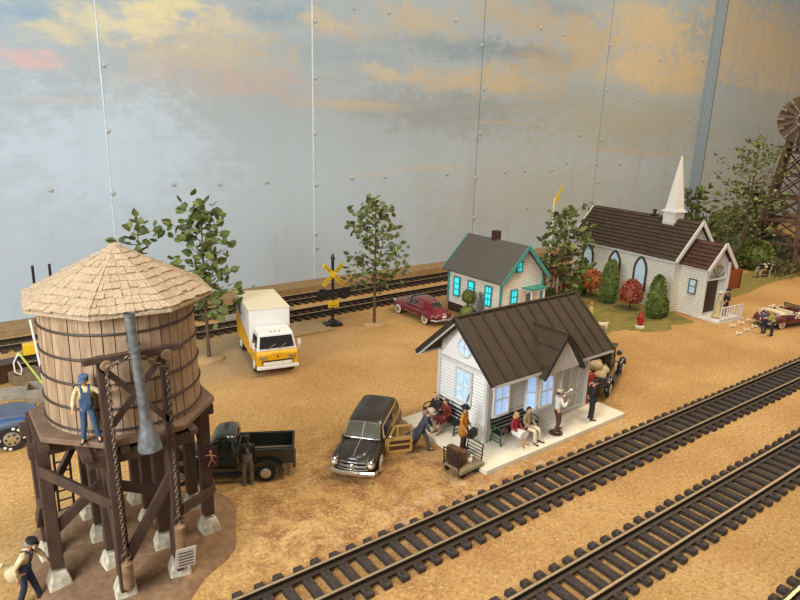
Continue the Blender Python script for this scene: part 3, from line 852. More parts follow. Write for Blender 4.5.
brace(ring8[1], (-.66, -.66), 1.6, 2.6, .1); brace((-.66, -.66), (.66, -.66), 2.6, 1.9, .1); brace((-.66, -1.92), (-.66, -.66), .9, 3.2, .1); brace(ring8[7], ring8[6], 1.2, 3.0); brace(ring8[5], ring8[6], 1.5, 3.0)
# joists
for i, y in enumerate(cols):
    hw = 2.2 if abs(y) < 1 else 1.2
    MB().box((0, y, DK - .32), (2*hw, .26, .3)).build('joist', 'timber', WT, smooth=False, bevel=.01)
for i, x in enumerate((-1.9, -1.2, -.4, .4, 1.2, 1.9)):
    hw = 2.15 if abs(x) < 1.3 else 1.1
    MB().box((x, 0, DK - .14), (.2, 2*hw, .14)).build('joist', 'timber', WT, smooth=False)
dr = 2.24
mb = MB(); oc = [Vector((dr*math.cos(PI/8 + k*PI/4), dr*math.sin(PI/8 + k*PI/4), DK - .07)) for k in range(8)]
mb.prism(oc, (0, 0, .14)); mb.build('deck', 'deck', WT, bevel=.02, smooth=False, loc=(.14, 0, 0))
# tank of staves
TR, TZ0, TZ1 = 1.84, DK + .07, 7.35
TX = .2
mb = MB(); ns = 44
for k in range(ns):
    a0 = 2*PI*k/ns + .006; a1 = 2*PI*(k+1)/ns - .006; j = random.uniform(-.008, .008)
    def P(a, r, z): return Vector((r*math.cos(a), r*math.sin(a), z))
    r1 = TR + j; r2 = TR*.965 + j
    mb.add([P(a0, r1-.1, TZ0), P(a1, r1-.1, TZ0), P(a1, r1, TZ0), P(a0, r1, TZ0), P(a0, r2-.1, TZ1), P(a1, r2-.1, TZ1), P(a1, r2, TZ1), P(a0, r2, TZ1)],
           ((0, 1, 2, 3), (7, 6, 5, 4), (0, 4, 5, 1), (3, 2, 6, 7), (0, 3, 7, 4), (1, 5, 6, 2)))
mb.lathe([(TR*.95, TZ0), (TR*.92, TZ1)], 44)
mb.build('tank', 'stave', WT, smooth=False, loc=(TX, 0, 0))
for z in (4.42, 4.95, 5.55, 6.15, 6.75):
    r = TR * (1 - .035 * (z - TZ0) / (TZ1 - TZ0)) + .02
    MB().tube([(r*math.cos(a), r*math.sin(a), z) for a in [2*PI*i/48 for i in range(49)]], .03, 6, caps=False).build('hoop', 'hoop', WT, loc=(TX, 0, 0))
# octagonal shingled roof
RR, RZ, AZ = 2.24, 7.3, 8.42
mb = MB(); mb2 = MB()
for k in range(8):
    a0, a1 = k*PI/4 + PI/8 - .12, (k+1)*PI/4 + PI/8 - .12
    e0 = Vector((RR*math.cos(a0), RR*math.sin(a0), RZ)); e1 = Vector((RR*math.cos(a1), RR*math.sin(a1), RZ)); t = .1
    c0 = Vector((t*math.cos(a0), t*math.sin(a0), AZ)); c1 = Vector((t*math.cos(a1), t*math.sin(a1), AZ))
    shingle_quad(mb, e0, e1, c1, c0, 9, .19, .012, lift=.012, jit=.03)
    mb2.prism([e0, e1, c1, c0], (0, 0, -.06))
mb.lathe([(.16, AZ - .02), (.14, AZ + .06), (.02, AZ + .09)], 8)
rf = mb.build('roof', 'shingle', WT, smooth=False, loc=(.26, 0, 0))
mb2.build('roof_underside', 'shingle', WT, smooth=False, loc=(.26, 0, -.04))
# gallows frame on the front with the spout
fy = -1.92
zt = 6.45
for x in (-.74, .6):
    MB().box((x + .0, fy - .24, (.4 + zt)/2), (.17, .17, zt - .4)).build('frame_post', 'timber', WT, smooth=False, bevel=.01)
MB().beam((-1.12, fy - .38, zt - .03), (1.0, fy - .38, zt - .03), .14, .14).build('cross_beam', 'timber', WT, smooth=False, bevel=.01)
MB().beam((-.74, fy - .2, 4.6), (.6, fy - .2, 6.2), .09, .13).build('brace', 'timber', WT, smooth=False)
MB().beam((.6, fy - .28, 4.6), (-.74, fy - .28, 6.2), .09, .13).build('brace', 'timber', WT, smooth=False)
sp0, sp1 = Vector((-.17, fy - .7, 7.42)), Vector((-.02, fy - .7, 4.95))
mb = MB(); d = sp1 - sp0
mb.tube([sp0, sp0 + d*.3, sp0 + d*.3, sp0 + d*.34, sp0 + d*.34, sp1], [.1, .1, .135, .135, .1, .12], 14, caps=False)
mb.tube([sp1, sp1 + d*.18, sp1 + d*.2, sp1 + d*.3], [.12, .21, .23, .27], 14, caps=False)
mb.tube([sp0 + Vector((0, 0, .04)), sp0 + Vector((0, 0, -.02))], [.125, .125], 14, caps=False)
mb.tube([sp0, sp0 + d*.25], [.085, .085], 14, caps=True, mi=1)
mb.beam((-.1, fy - .62, 6.55), (-.05, fy + .2, 6.55), .09, .09)
mb.build('spout', ['pipe', 'black'], WT)
def chain(a, b_, lk=.13):
    a = Vector(a); b_ = Vector(b_); n = max(2, int((b_ - a).length / (lk * .72))); d = (b_ - a).normalized(); x, y, _ = frame(d); mb = MB()
    for i in range(n):
        c = a.lerp(b_, (i + .5) / n); u_ = x if i % 2 else y
        mb.tube([c + d * math.cos(t) * lk * .5 + u_ * math.sin(t) * lk * .28 for t in [2*PI*k/8 for k in range(9)]], .02, 4, caps=False)
    return mb.build('chain', 'chain', WT)
for x, zb in ((-.66, 1.2), (.62, 1.7)):
    zz = .85 if x < 0 else 1.35
    yy = fy - .42
    chain((x, yy, 6.2), (x, yy, zz + .55))
    mb = MB(); mb.lathe([(.02, zz + .55), (.05, zz + .45), (.13, zz + .4), (.13, zz - .25), (.1, zz - .28)], 12, (x, yy, 0)); mb.build('counterweight', 'weight', WT)
    mb = MB(); mb.tube([(x + .1*math.cos(t), yy, zz + .6 + .1*math.sin(t)) for t in [2*PI*k/10 for k in range(11)]], .025, 5, caps=False); mb.build('ring', 'chain', WT)
    mb = MB(); mb.lathe([(.11, -.05), (.13, -.03), (.13, .03), (.11, .05)], 12, (x, yy, 6.28), axis='y'); mb.build('pulley', 'weight', WT)
chain((-.1, fy - .6, 6.5), (.62, fy - .5, 5.95)); chain((-.2, fy - .6, 6.45), (-.66, fy - .5, 6.25))
# papers pinned to posts
p = MB().box((1.92 + .05, -.66 - .2, 2.5), (.5, .04, .62)).build('poster', 'brick_dark', WT, label='dark poster showing a small pale dancing figure')
mb = MB(); x, y, z = 2.02, -.885, 2.5
for a, c in (((0, .13), (.02, -.02)), ((.02, -.02), (-.1, -.22)), ((.02, -.02), (.1, -.2)), ((0, .1), (-.14, .12)), ((0, .1), (.13, .02))):
    mb.beam((x + a[0], y, z + a[1]), (x + c[0], y, z + c[1]), .05, .015)
mb.ell((x - .01, y, z + .19), (.045, .012, .05), 8, 6); mb.build('figure_print', 'skin', p)
p = MB().box((.66, fy - .6, .95), (.5, .03, .52), R=Matrix.Rotation(.12, 3, 'Y')).build('paper_notice', 'paper', WT)
mb = MB()
for i in range(5): mb.box((.66, fy - .62, 1.1 - i * .085), (.36, .006, .03), R=Matrix.Rotation(.12, 3, 'Y'))
mb.build('print', 'ink', p)
# ladder up the back-left of the tower
mb = MB(); la = Vector((2.2 - TC.x, 18.95 - TC.y, .05)); lb = Vector((1.86 - TC.x, 18.75 - TC.y, 8.15)); lb = Vector((la.x + .12, la.y - .1, 7.6))
for s in (-.2, .2): mb.beam(la + Vector((s, 0, 0)), lb + Vector((s, 0, 0)), .06, .08)
for i in range(23): 
    q = la.lerp(lb, (i + .3) / 24); mb.beam(q + Vector((-.22, 0, 0)), q + Vector((.22, 0, 0)), .04, .04)
mb.build('ladder', 'black', WT, smooth=False)
# ================================================================ vehicle helpers (local frame: +x forward, +y left)
def sec(x, hw, z0, z1, e=3.2, n=20, tw=1.0):
    """rounded-box cross-section; tw narrows the top"""
    r = []; zc, hh = (z0 + z1) / 2, (z1 - z0) / 2
    for k in range(n):
        a = 2*PI*(k + .5)/n; c, s_ = math.cos(a), math.sin(a)
        y = hw * math.copysign(abs(c) ** (2/e), c); z = hh * math.copysign(abs(s_) ** (2/e), s_)
        f = 1 + (tw - 1) * (z + hh) / (2*hh) if hh else 1
        r.append(Vector((x, y * f, zc + z)))
    return r
class Cabin:
    def __init__(s, secs): s.s = secs          # (x, base half width, top half width, z0, ztop)
    def at(s, x):
        S = s.s
        for a, b in zip(S, S[1:]):
            lo, hi = sorted((a[0], b[0]))
            if lo <= x <= hi and hi > lo:
                t = (x - a[0]) / (b[0] - a[0]); return [a[i] + (b[i] - a[i]) * t for i in range(5)]
        return list(S[0] if abs(x - S[0][0]) < abs(x - S[-1][0]) else S[-1])
    def ring(s, x, hb, ht, z0, z1):
        h = z1 - z0; q = [(hb, z0), (ht + (hb-ht)*.15, z0 + h*.82), (ht*.93, z0 + h*.94), (ht*.6, z0 + h*.99), (0, z0 + h)]
        pts = q + [(-a, b) for a, b in reversed(q[:-1])]
        return [Vector((x, a, b)) for a, b in pts]
    def build(s, name, m, parent, **k):
        mb = MB(); mb.loft([s.ring(*q) for q in s.s]); return mb.build(name, m, parent, angle=50, **k)
    def side(s, x, f, sd, off=.012):
        x_, hb, ht, z0, z1 = s.at(x); h = z1 - z0
        return Vector((x, sd * (hb + (ht + (hb-ht)*.15 - hb) * f / .82 + off), z0 + h * f))
    def pane(s, mb, xa, xb, f0, f1, sd, xa1=None, xb1=None, off=.012, mi=0):
        xa1 = xa if xa1 is None else xa1; xb1 = xb if xb1 is None else xb1
        p = [s.side(xa, f0, sd, off), s.side(xb, f0, sd, off), s.side(xb1, f1, sd, off), s.side(xa1, f1, sd, off)]
        mb.prism(p, (0, sd * -.03, 0), mi)
    def outline(s, mb, xa, xb, f0, f1, sd, r=.025, xa1=None, xb1=None, off=.02, mi=0):
        xa1 = xa if xa1 is None else xa1; xb1 = xb if xb1 is None else xb1
        p = [s.side(xa, f0, sd, off), s.side(xb, f0, sd, off), s.side(xb1, f1, sd, off), s.side(xa1, f1, sd, off)]
        mb.tube(p + [p[0]], r, 5, mi, caps=False)

def wheel(parent, x, y, r=.36, w=.2, wall='white_wall', hub='chrome', rz=0, spoke=False):
    sd = 1 if y > 0 else -1
    mb = MB(); prof = [(r*.55, -w/2), (r*.9, -w/2), (r, -w*.3), (r, w*.3), (r*.9, w/2), (r*.55, w/2)]
    mb.lathe(prof, 24, (0, 0, 0), axis='y')
    o = mb.build('wheel', 'tyre', parent, loc=(x, y, r), rz=rz)
    mb = MB(); yy = sd * w / 2
    mb.lathe([(r*.88, 0), (r*.84, -sd*.014), (r*.6, -sd*.016), (r*.56, .0)], 24, (0, yy + .0, 0), axis='y', caps=False) if wall else None
    if wall: mb.build('white_wall', wall, o)
    mb = MB(); mb.lathe([(r*.58, -.01), (r*.55, .02), (r*.3, .05), (r*.05, .06)] if sd < 0 else [(r*.58, .01), (r*.55, -.02), (r*.3, -.05), (r*.05, -.06)], 20, (0, yy, 0), axis='y')
    h = mb.build('hubcap', hub, o)
    if spoke:
        mb = MB()
        for k in range(6):
            a = k * PI / 3; MB().lathe([(.04, -.03), (.04, .03)], 8, (r*.36*math.cos(a), yy + sd*.04, r*.36*math.sin(a)), axis='y').build('wheel_hole', 'black', h)
        None
    return o

def prism_door(): pass

# ------------------------------------------------ wood-sided station wagon
V = thing('station_wagon', 'black wood-sided station wagon with its driver door open', 'car', (11.72, 16.95, 0), -2.42, .89)
mb = MB()
mb.loft([sec(x, w, a, b, e, tw=t) for x, w, a, b, e, t in ((-2.4, .66, .4, .8, 3, .95), (-2.3, .84, .34, .95, 3.5, .93), (-1.9, .9, .3, 1.0, 4, .92), (-.5, .92, .28, 1.02, 4, .92), (.8, .92, .28, 1.02, 4, .92),
        (1.2, .91, .3, 1.0, 3.6, .9), (1.8, .87, .32, .96, 3.2, .88), (2.15, .82, .36, .9, 3, .88), (2.3, .74, .42, .82, 3, .9))])
body = mb.build('body', 'woody_paint', V, angle=60)
mb = MB(); mb.loft([sec(x, w, .7, b, 2.4) for x, w, b in ((.75, .66, 1.1), (1.3, .6, 1.09), (1.8, .52, 1.04), (2.15, .4, .96), (2.27, .25, .88))])
mb.build('hood', 'woody_paint', V, angle=60)
for sd in (-1, 1):
    mb = MB(); mb.loft([[Vector((x, sd*y0 + .16*r_*math.cos(a), z0 + .17*r_*math.sin(a))) for a in [2*PI*k/14 for k in range(14)]] for x, r_, y0, z0 in ((.9, .5, .72, .86), (1.4, .9, .72, .84), (2.0, 1, .7, .78), (2.25, .95, .68, .72), (2.33, .8, .68, .7))])
    mb.build('fender', 'woody_paint', V, angle=60)
CB = Cabin([(-2.3, .82, .8, .95, 1.0), (-2.2, .82, .66, .95, 1.5), (-1.9, .84, .68, .95, 1.6), (-.6, .85, .7, .95, 1.64), (.2, .84, .68, .95, 1.6), (.45, .82, .64, .95, 1.5), (.95, .8, .72, .95, 1.04)])
cab = CB.build('cabin', 'woody_paint', V)
cab2 = CB
for sd in (-1, 1):
    mb = MB()
    for xa, xb, x1 in ((.58, .06, .38), (-.02, -.86, None), (-.94, -2.08, None)):
        CB.pane(mb, xa, xb, .14, .74, sd, xa1=x1)
    mb.build('side_window', 'car_glass', V, smooth=False)
    mb = MB()
    for xa, xb, x1 in ((.62, .02, .42), (.02, -.9, None), (-.9, -2.14, None)): CB.outline(mb, xa, xb, .1, .78, sd, .035, xa1=x1)
    for xa, xb in ((.7, -.9), (-.9, -2.2)):
        q = [(xa, .42), (xb, .42), (xb, .96), (xa, .96)]
        mb.tube([Vector((a, sd*.905, b)) for a, b in q + q[:1]], .035, 5, caps=False); mb.beam((xa, sd*.915, .7), (xb, sd*.915, .7), .03, .06)
    mb.build('wood_frame', 'ash_wood', V, smooth=False)
    mb = MB(); mb.box((-.75, sd*.9, .7), (2.9, .04, .5)); mb.build('side_panel', 'woody_panel', V, smooth=False)
# door opening on the driver's side: black slab for the shaded interior + open door
mb = MB(); mb.box((.14, .91, .72), (1.0, .06, .66)); mb.box((.05, .8, 1.22), (.8, .1, .45)); mb.build('door_opening_shade', 'black', V, smooth=False)
D = MB(); L0 = 1.05
D.box((-L0/2, 0, .42), (L0, .07, .12), mi=0); D.box((-L0/2, 0, .7), (L0, .07, .08)); D.box((-L0/2, 0, .96), (L0, .09, .14))
for x in (-.05, -L0 + .05): D.box((x, 0, .7), (.1, .08, .66))
D.box((-L0/2, 0, .7), (L0 - .1, .05, .6), mi=1)
for a, b in (((-.06, 1.0), (-.32, 1.5)), ((-.32, 1.5), (-L0 + .06, 1.5)), ((-L0 + .06, 1.5), (-L0 + .05, 1.0)), ((-.45, 1.0), (-.45, 1.5))):
    D.beam((a[0], 0, a[1]), (b[0], 0, b[1]), .06, .07)
dr_ = D.build('door', ['ash_wood', 'woody_panel'], V, smooth=False, loc=(.66, .93, 0), rz=-math.radians(62), label='open front door with pale wooden frame')
# windscreen
mb = MB(); fr = MB()
for s_ in (-1, 1):
    P = lambda y, f: Vector((.95 - .5*f + .02, s_*y*(1 - .12*f), 1.03 + .5*f + .03))
    mb.prism([P(.03, .04), P(.7, .04), P(.69, .86), P(.03, .9)], (.012, 0, .012))
    q = [P(.02, .0), P(.72, .02), P(.7, .9), P(.02, .95)]; fr.tube([p + Vector((.02, 0, .02)) for p in q + q[:1]], .022, 6, caps=False)
w_ = mb.build('windscreen', 'windshield', V, smooth=False); fr.build('windscreen_frame', 'chrome', V)
mb = MB(); mb.box((0, 0, 0), (.02, .02, .02)); mb = MB()
mb.tube([(1.0, 0, 1.1), (1.9, 0, 1.045), (2.2, 0, .97)], .022, 6); mb.build('hood_ornament', 'chrome', V)
mb = MB()
mb.tube([(2.3, -.52, .62), (2.38, -.3, .64), (2.4, 0, .64), (2.38, .3, .64), (2.3, .52, .62)], .045, 8)
mb.tube([(2.27, -.58, .5), (2.36, -.3, .5), (2.38, 0, .5), (2.36, .3, .5), (2.27, .58, .5)], .04, 8)
mb.tube([(2.25, -.58, .75), (2.34, -.3, .78), (2.36, 0, .79), (2.34, .3, .78), (2.25, .58, .75)], .025, 8)
mb.ell((2.42, 0, .64), (.08, .13, .13)); mb.build('grille', 'chrome', V)
mb = MB(); mb.loft([[Vector((x, y, z)) for z, x in ((.3, bx_), (.34, bx_ + .06), (.44, bx_ + .06), (.48, bx_), (.44, bx_ - .03), (.34, bx_ - .03))] for y, bx_ in ((-.95, 2.1), (-.85, 2.36), (-.4, 2.46), (.4, 2.46), (.85, 2.36), (.95, 2.1))])
mb.ell((2.52, -.3, .4), (.05, .05, .12)); mb.ell((2.52, .3, .4), (.05, .05, .12)); mb.build('front_bumper', 'chrome', V)
for s_ in (-1, 1):
    mb = MB(); mb.lathe([(.15, -.05), (.16, .0), (.13, .05), (.02, .08)], 16, (2.34, s_*.7, .74), axis='x'); mb.build('headlight', 'chrome', V)
    mb = MB(); mb.lathe([(.11, .05), (.02, .09)], 12, (2.34, s_*.7, .74), axis='x'); mb.build('lens', 'lamp_white', V)
for x in (1.45, -1.45):
    for y in (-.8, .8): wheel(V, x, y, .37)
mb = MB(); mb.tube([(.7, .95, 1.08), (.72, 1.08, 1.1)], .015, 5); mb.ell((.72, 1.1, 1.12), (.03, .08, .06)); mb.build('mirror', 'chrome', V)

# ------------------------------------------------ maroon fastback by the rear track
V = thing('fastback_car', 'dark red rounded fastback car parked beside the rear tracks', 'car', (23.92, 28.95, 0), 1.56, .89)
mb = MB()
mb.loft([sec(x, w, a, b, e, tw=t) for x, w, a, b, e, t in ((-2.45, .5, .42, .7, 2.4, .9), (-2.3, .74, .34, .85, 2.6, .85), (-1.7, .88, .28, .95, 2.8, .82), (-.6, .93, .26, 1.02, 3, .82), (.8, .92, .26, 1.02, 3, .82), (1.5, .86, .3, 1.0, 2.8, .78), (2.1, .74, .36, .93, 2.5, .75), (2.4, .5, .42, .84, 2.4, .8))])
mb.build('body', 'maroon', V, angle=60)
for x, y, l_ in ((1.5, .74, .75), (-1.55, .76, .7)):
    for sd in (-1, 1):
        mb = MB(); mb.ell((x, sd*y, .55), (l_, .2, .36), 16, 10); mb.build('fender', 'maroon', V, angle=70)
CB = Cabin([(-2.35, .5, .3, .7, .82), (-1.9, .66, .4, .75, 1.1), (-1.3, .74, .5, .9, 1.38), (-.6, .78, .6, .95, 1.52), (.1, .78, .62, .95, 1.54), (.45, .78, .58, .95, 1.42), (.95, .76, .68, .95, 1.04)])
CB.build('cabin', 'maroon', V)
for sd in (-1, 1):
    mb = MB(); CB.pane(mb, .62, -.02, .2, .78, sd, xa1=.4); CB.pane(mb, -.1, -.95, .2, .76, sd, xb1=-.75); mb.build('side_window', 'car_glass', V, smooth=False)
    mb = MB(); CB.outline(mb, .66, -.06, .15, .82, sd, .018, xa1=.42); CB.outline(mb, -.06, -1.0, .15, .8, sd, .018, xb1=-.8); mb.build('window_trim', 'chrome', V, smooth=False)
mb = MB(); mb.prism([(-1.42, -.36, 1.36), (-1.42, .36, 1.36), (-1.85, .3, 1.15), (-1.85, -.3, 1.15)], (-.02, 0, .03)); mb.build('rear_window', 'car_glass', V, smooth=False)
mb = MB(); q = [(-1.43, -.38, 1.385), (-1.43, .38, 1.385), (-1.87, .32, 1.16), (-1.87, -.32, 1.16)]; mb.tube(q + q[:1], .02, 5, caps=False); mb.build('window_trim', 'chrome', V)
mb = MB(); mb.prism([(.9, -.62, 1.1), (.9, .62, 1.1), (.5, .52, 1.42), (.5, -.52, 1.42)], (.03, 0, .02)); mb.build('windscreen', 'car_glass', V, smooth=False)
for sgn, xx in ((1, 2.42), (-1, -2.45)):
    mb = MB(); mb.tube([(xx - sgn*.3, -.86, .42), (xx, -.7, .4), (xx + sgn*.06, 0, .4), (xx, .7, .4), (xx - sgn*.3, .86, .42)], .07, 8); mb.build('bumper', 'chrome', V)
for sd in (-1, 1):
    MB().ell((2.2, sd*.66, .78), (.1, .13, .13)).build('headlight', 'chrome', V)
    MB().box((-2.22, sd*.6, .72), (.08, .08, .12)).build('tail_light', 'red_paint', V)
MB().box((-2.47, 0, .62), (.04, .3, .16)).build('licence_plate', 'lamp_white', V)
for x in (1.5, -1.5):
    for y in (-.84, .84): wheel(V, x, y, .36, .18)
mb = MB()
for sd in (-1, 1):
    mb.beam((.7, sd*.95, .5), (-.8, sd*.95, .5), .02, .04)
mb.build('side_trim', 'chrome', V)

# ------------------------------------------------ dark pickup
V = thing('pickup_truck', 'old dark green-black pickup truck parked behind the water tower', 'truck', (7.02, 18.5, 0), 2.64, .89)
mb = MB()
mb.loft([sec(x, w, a, b, e, tw=t) for x, w, a, b, e, t in ((-.45, .78, .4, 1.1, 4, .95), (.6, .76, .4, 1.12, 3.5, .9), (1.2, .55, .5, 1.12, 2.8, .8), (1.8, .45, .5, 1.06, 2.6, .75), (2.25, .34, .5, .95, 2.6, .7))])
mb.build('body', 'dark_green_gloss', V, angle=60)
for x, l_ in ((1.55, .8), (-1.5, .68)):
    for sd in (-1, 1):
        mb = MB(); mb.loft([[Vector((x + l_*math.cos(t), sd*(.78 + w_), max(.32, .38 + .46*math.sin(t)))) for t in [PI*k/12 for k in range(13)]] + [Vector((x + (l_-.12)*math.cos(t), sd*(.78 + w_), max(.3, .36 + .3*math.sin(t)))) for t in [PI*k/12 for k in range(12, -1, -1)]] for w_ in (-.2, .0, .14)])
        mb.build('fender', 'dark_green_gloss', V, angle=60)
CB = Cabin([(-.5, .76, .7, 1.0, 1.5), (-.42, .77, .64, 1.0, 1.76), (-.1, .78, .66, 1.0, 1.82), (.25, .77, .64, 1.0, 1.76), (.42, .76, .66, 1.0, 1.6), (.65, .74, .7, 1.0, 1.1)])
CB.build('cabin', 'dark_green_gloss', V)
for sd in (-1, 1):
    mb = MB(); CB.pane(mb, .42, -.28, .2, .76, sd, xa1=.3); mb.build('side_window', 'car_glass', V, smooth=False)
mb = MB(); mb.box((-.5, 0, 1.48), (.04, .8, .26)); mb.build('rear_window', 'car_glass', V, smooth=False)
mb = MB(); mb.box((-1.5, 0, .62), (2.0, 1.3, .06))
for sd in (-1, 1): mb.box((-1.5, sd*.68, .9), (2.0, .06, .56)); mb.tube([(-.5, sd*.69, 1.19), (-2.5, sd*.69, 1.19)], .05, 8)
mb.box((-2.5, 0, .9), (.06, 1.36, .56)); mb.box((-.52, 0, .9), (.05, 1.36, .56)); mb.tube([(-2.52, -.7, 1.19), (-2.52, .7, 1.19)], .04, 8)
mb.build('cargo_bed', 'dark_green_gloss', V)
mb = MB(); 
for i in range(6): mb.box((-1.5, -.5 + i*.2, .665), (1.9, .12, .02))
mb.build('bed_floor', 'grey_cloth', V, smooth=False)
mb = MB()
for sd in (-1, 1): mb.box((.05, sd*.86, .36), (1.5, .22, .05))
mb.build('running_board', 'black', V)
for s_ in (-1, 1): MB().ell((2.15, s_*.58, .86), (.12, .13, .13)).build('headlight', 'chrome', V)
MB().tube([(2.3, -.8, .42), (2.42, 0, .42), (2.3, .8, .42)], .06, 8).build('front_bumper', 'chrome', V)
MB().box((-2.54, 0, .42), (.08, 1.2, .12)).build('rear_bumper', 'black', V)
for x in (1.55, -1.5):
    for y in (-.82, .82): wheel(V, x, y, .36, .2, wall=None)
MB().box((-2.56, .55, .78), (.03, .1, .1)).build('tail_light', 'red_paint', V)

# ------------------------------------------------ yellow and white delivery truck
V = thing('delivery_truck', 'white box delivery truck with yellow cab front and lower sides', 'truck', (12.83, 27.7, 0), -1.8, .94)
mb = MB(); mb.box((-.75, 0, 2.0), (3.7, 2.1, 2.0)); mb.build('cargo_box', 'white_truck', V, bevel=.03, smooth=False)
MB().box((-.75, 0, 3.02), (3.74, 2.14, .06)).build('box_roof', 'box_top', V, smooth=False, bevel=.01)
mb = MB()
for sd in (-1, 1): mb.prism([(-2.6, sd*1.055, 1.0), (1.1, sd*1.055, 1.0), (1.1, sd*1.055, 1.35), (-2.6, sd*1.055, 2.2)], (0, sd*.012, 0)); mb.box((-.75, sd*1.0, .82), (3.7, .1, .36))
mb.build('yellow_stripe', 'yellow', V, smooth=False)
mb = MB()
for sd in (-1, 1): mb.prism([(-2.3, sd*1.06, 2.3), (-1.2, sd*1.06, 2.1), (-1.2, sd*1.06, 2.75), (-2.3, sd*1.06, 2.75)], (0, sd*.014, 0))
mb.build('side_graphic', 'blue_grey', V, smooth=False)
MB().box((-.7, 0, .75), (3.9, .9, .25)).build('chassis', 'black', V)
mb = MB(); prof = [(1.2, .5), (2.72, .5), (2.76, 1.15), (2.62, 1.3), (1.2, 1.3)]
mb.prism([(x, -1.02, z) for x, z in prof], (0, 2.04, 0)); mb.build('cab', 'yellow', V, bevel=.04, smooth=False)
mb = MB(); prof = [(1.2, 1.3), (2.64, 1.3), (2.4, 2.08), (2.3, 2.14), (1.2, 2.14)]
lo = [(x, -.99 if z < 1.5 else -.86, z) for x, z in prof]
mb.loft([[Vector(p) for p in lo], [Vector((x, -y, z)) for x, y, z in lo]]); mb.build('cab_roof', 'white_truck', V, bevel=.03, smooth=False)
mb = MB(); mb.prism([(2.63, -.86, 1.42), (2.63, .86, 1.42), (2.44, .78, 1.98), (2.44, -.78, 1.98)], (.025, 0, .01)); mb.build('windscreen', 'dark_glass', V, smooth=False)
mb = MB()
for sd in (-1, 1): MB().prism([(1.5, sd*.965, 1.42), (2.45, sd*.965, 1.42), (2.3, sd*.885, 1.95), (1.5, sd*.885, 1.95)], (0, sd*.03, 0)).build('side_window', 'dark_glass', V, smooth=False)
mb = MB(); mb.beam((2.68, -.5, 1.4), (2.6, -.05, 1.62), .03, .03); mb.beam((2.68, .1, 1.4), (2.6, .45, 1.6), .03, .03); mb.build('wiper', 'chrome', V)
mb = MB(); mb.box((2.76, 0, .72), (.04, 1.55, .22)); mb.build('grille', 'black', V, smooth=False)
mb = MB(); mb.box((2.8, 0, .68), (.04, 1.45, .17)); mb.build('grille_plate', 'lamp_white', V, smooth=False)
mb = MB(); mb.box((2.8, 0, .48), (.14, 2.1, .16)); mb.build('front_bumper', 'white', V, bevel=.03, smooth=False)
for sd in (-1, 1):
    for k in (.62, .82): MB().lathe([(.09, -.02), (.08, .03), (.02, .04)], 12, (2.77, sd*k, .98), axis='x').build('headlight', 'chrome', V)
MB().ell((2.78, 0, 1.02), (.03, .05, .05)).build('badge', 'dark_cloth', V)
for i in (-1, 0, 1): MB().ell((2.25, i*.22, 2.15), (.06, .05, .04)).build('roof_light', 'orange_lamp', V)
for sd in (-1, 1): mb = MB(); mb.tube([(2.5, sd*1.0, 1.2), (2.58, sd*1.15, 1.35), (2.56, sd*1.15, 1.75)], .02, 5); mb.box((2.56, sd*1.15, 1.62), (.04, .14, .28)); mb.build('mirror', 'white_truck', V)
wheel(V, 1.95, .88, .42, .26, None, 'white_wall'); wheel(V, 1.95, -.88, .42, .26, None, 'white_wall'); wheel(V, -1.5, .85, .42, .34, None, 'white_wall'); wheel(V, -1.5, -.85, .42, .34, None, 'white_wall')
def text(body, parent, m, size, M4, name='lettering', ext=.004, label=None):
    cu = bpy.data.curves.new(name, 'FONT'); cu.body = body; cu.size = size; cu.align_x = 'CENTER'; cu.align_y = 'CENTER'; cu.extrude = ext
    o = bpy.data.objects.new('t', cu); COL.objects.link(o); dg = bpy.context.evaluated_depsgraph_get(); dg.update()
    me = bpy.data.meshes.new_from_object(o.evaluated_get(dg)); bpy.data.objects.remove(o); bpy.data.curves.remove(cu)
    me.transform(M4); me.materials.clear(); me.materials.append(MATS[m])
    o = bpy.data.objects.new(name, me); COL.objects.link(o); o.parent = parent
    return o
def TM(loc, xd, yd):
    xd = Vector(xd).normalized(); yd = Vector(yd).normalized(); zd = xd.cross(yd)
    return Matrix(((xd.x, yd.x, zd.x, loc[0]), (xd.y, yd.y, zd.y, loc[1]), (xd.z, yd.z, zd.z, loc[2]), (0, 0, 0, 1)))
text('F  O  R  D', V, 'orange_lamp', .13, TM((2.765, 0, 1.17), (0, 1, 0), (-.04, 0, 1)))

# ------------------------------------------------ convertible with wedding ribbons
V = thing('convertible_car', 'dark red open convertible dressed with cream ribbons and bows', 'car', (0, 0, 0), 0, .89)
cvh = math.radians(-22)
mb = MB()
mb.loft([sec(x, w, a, b, e, tw=t) for x, w, a, b, e, t in ((-2.45, .55, .4, .72, 2.6, .9), (-2.25, .8, .34, .84, 2.8, .9), (-1.6, .9, .28, .95, 3, .88), (-.9, .93, .26, .98, 3.4, .9))]); mb.build('trunk', 'wine', V, angle=60)
mb = MB()
mb.loft([sec(x, w, a, b, e, tw=t) for x, w, a, b, e, t in ((.75, .92, .26, 1.0, 3.4, .9), (1.5, .86, .3, .98, 2.8, .82), (2.1, .74, .36, .9, 2.6, .8), (2.4, .5, .42, .8, 2.4, .8))]); mb.build('hood', 'wine', V, angle=60)
mb = MB()
for sd in (-1, 1): mb.loft([[Vector((x, sd*(.8 + a), b)) for a, b in ((0, .28), (.12, .3), (.13, .8), (.06, .98), (0, .98))] for x in (-.95, .8)])
mb.box((-.1, 0, .34), (1.8, 1.7, .1)); mb.build('body_side', 'wine', V, angle=40)
for x in (.1, -.65):
    mb = MB(); mb.box((x, 0, .6), (.5, 1.3, .2)); mb.box((x - .25, 0, .82), (.14, 1.3, .5)); mb.build('seat', 'cream', V, bevel=.04, smooth=False)
for x, y, l_ in ((1.5, .76, .7), (-1.5, .78, .7)):
    for sd in (-1, 1): MB().ell((x, sd*y, .56), (l_, .19, .34), 16, 10).build('fender', 'wine', V, angle=70)
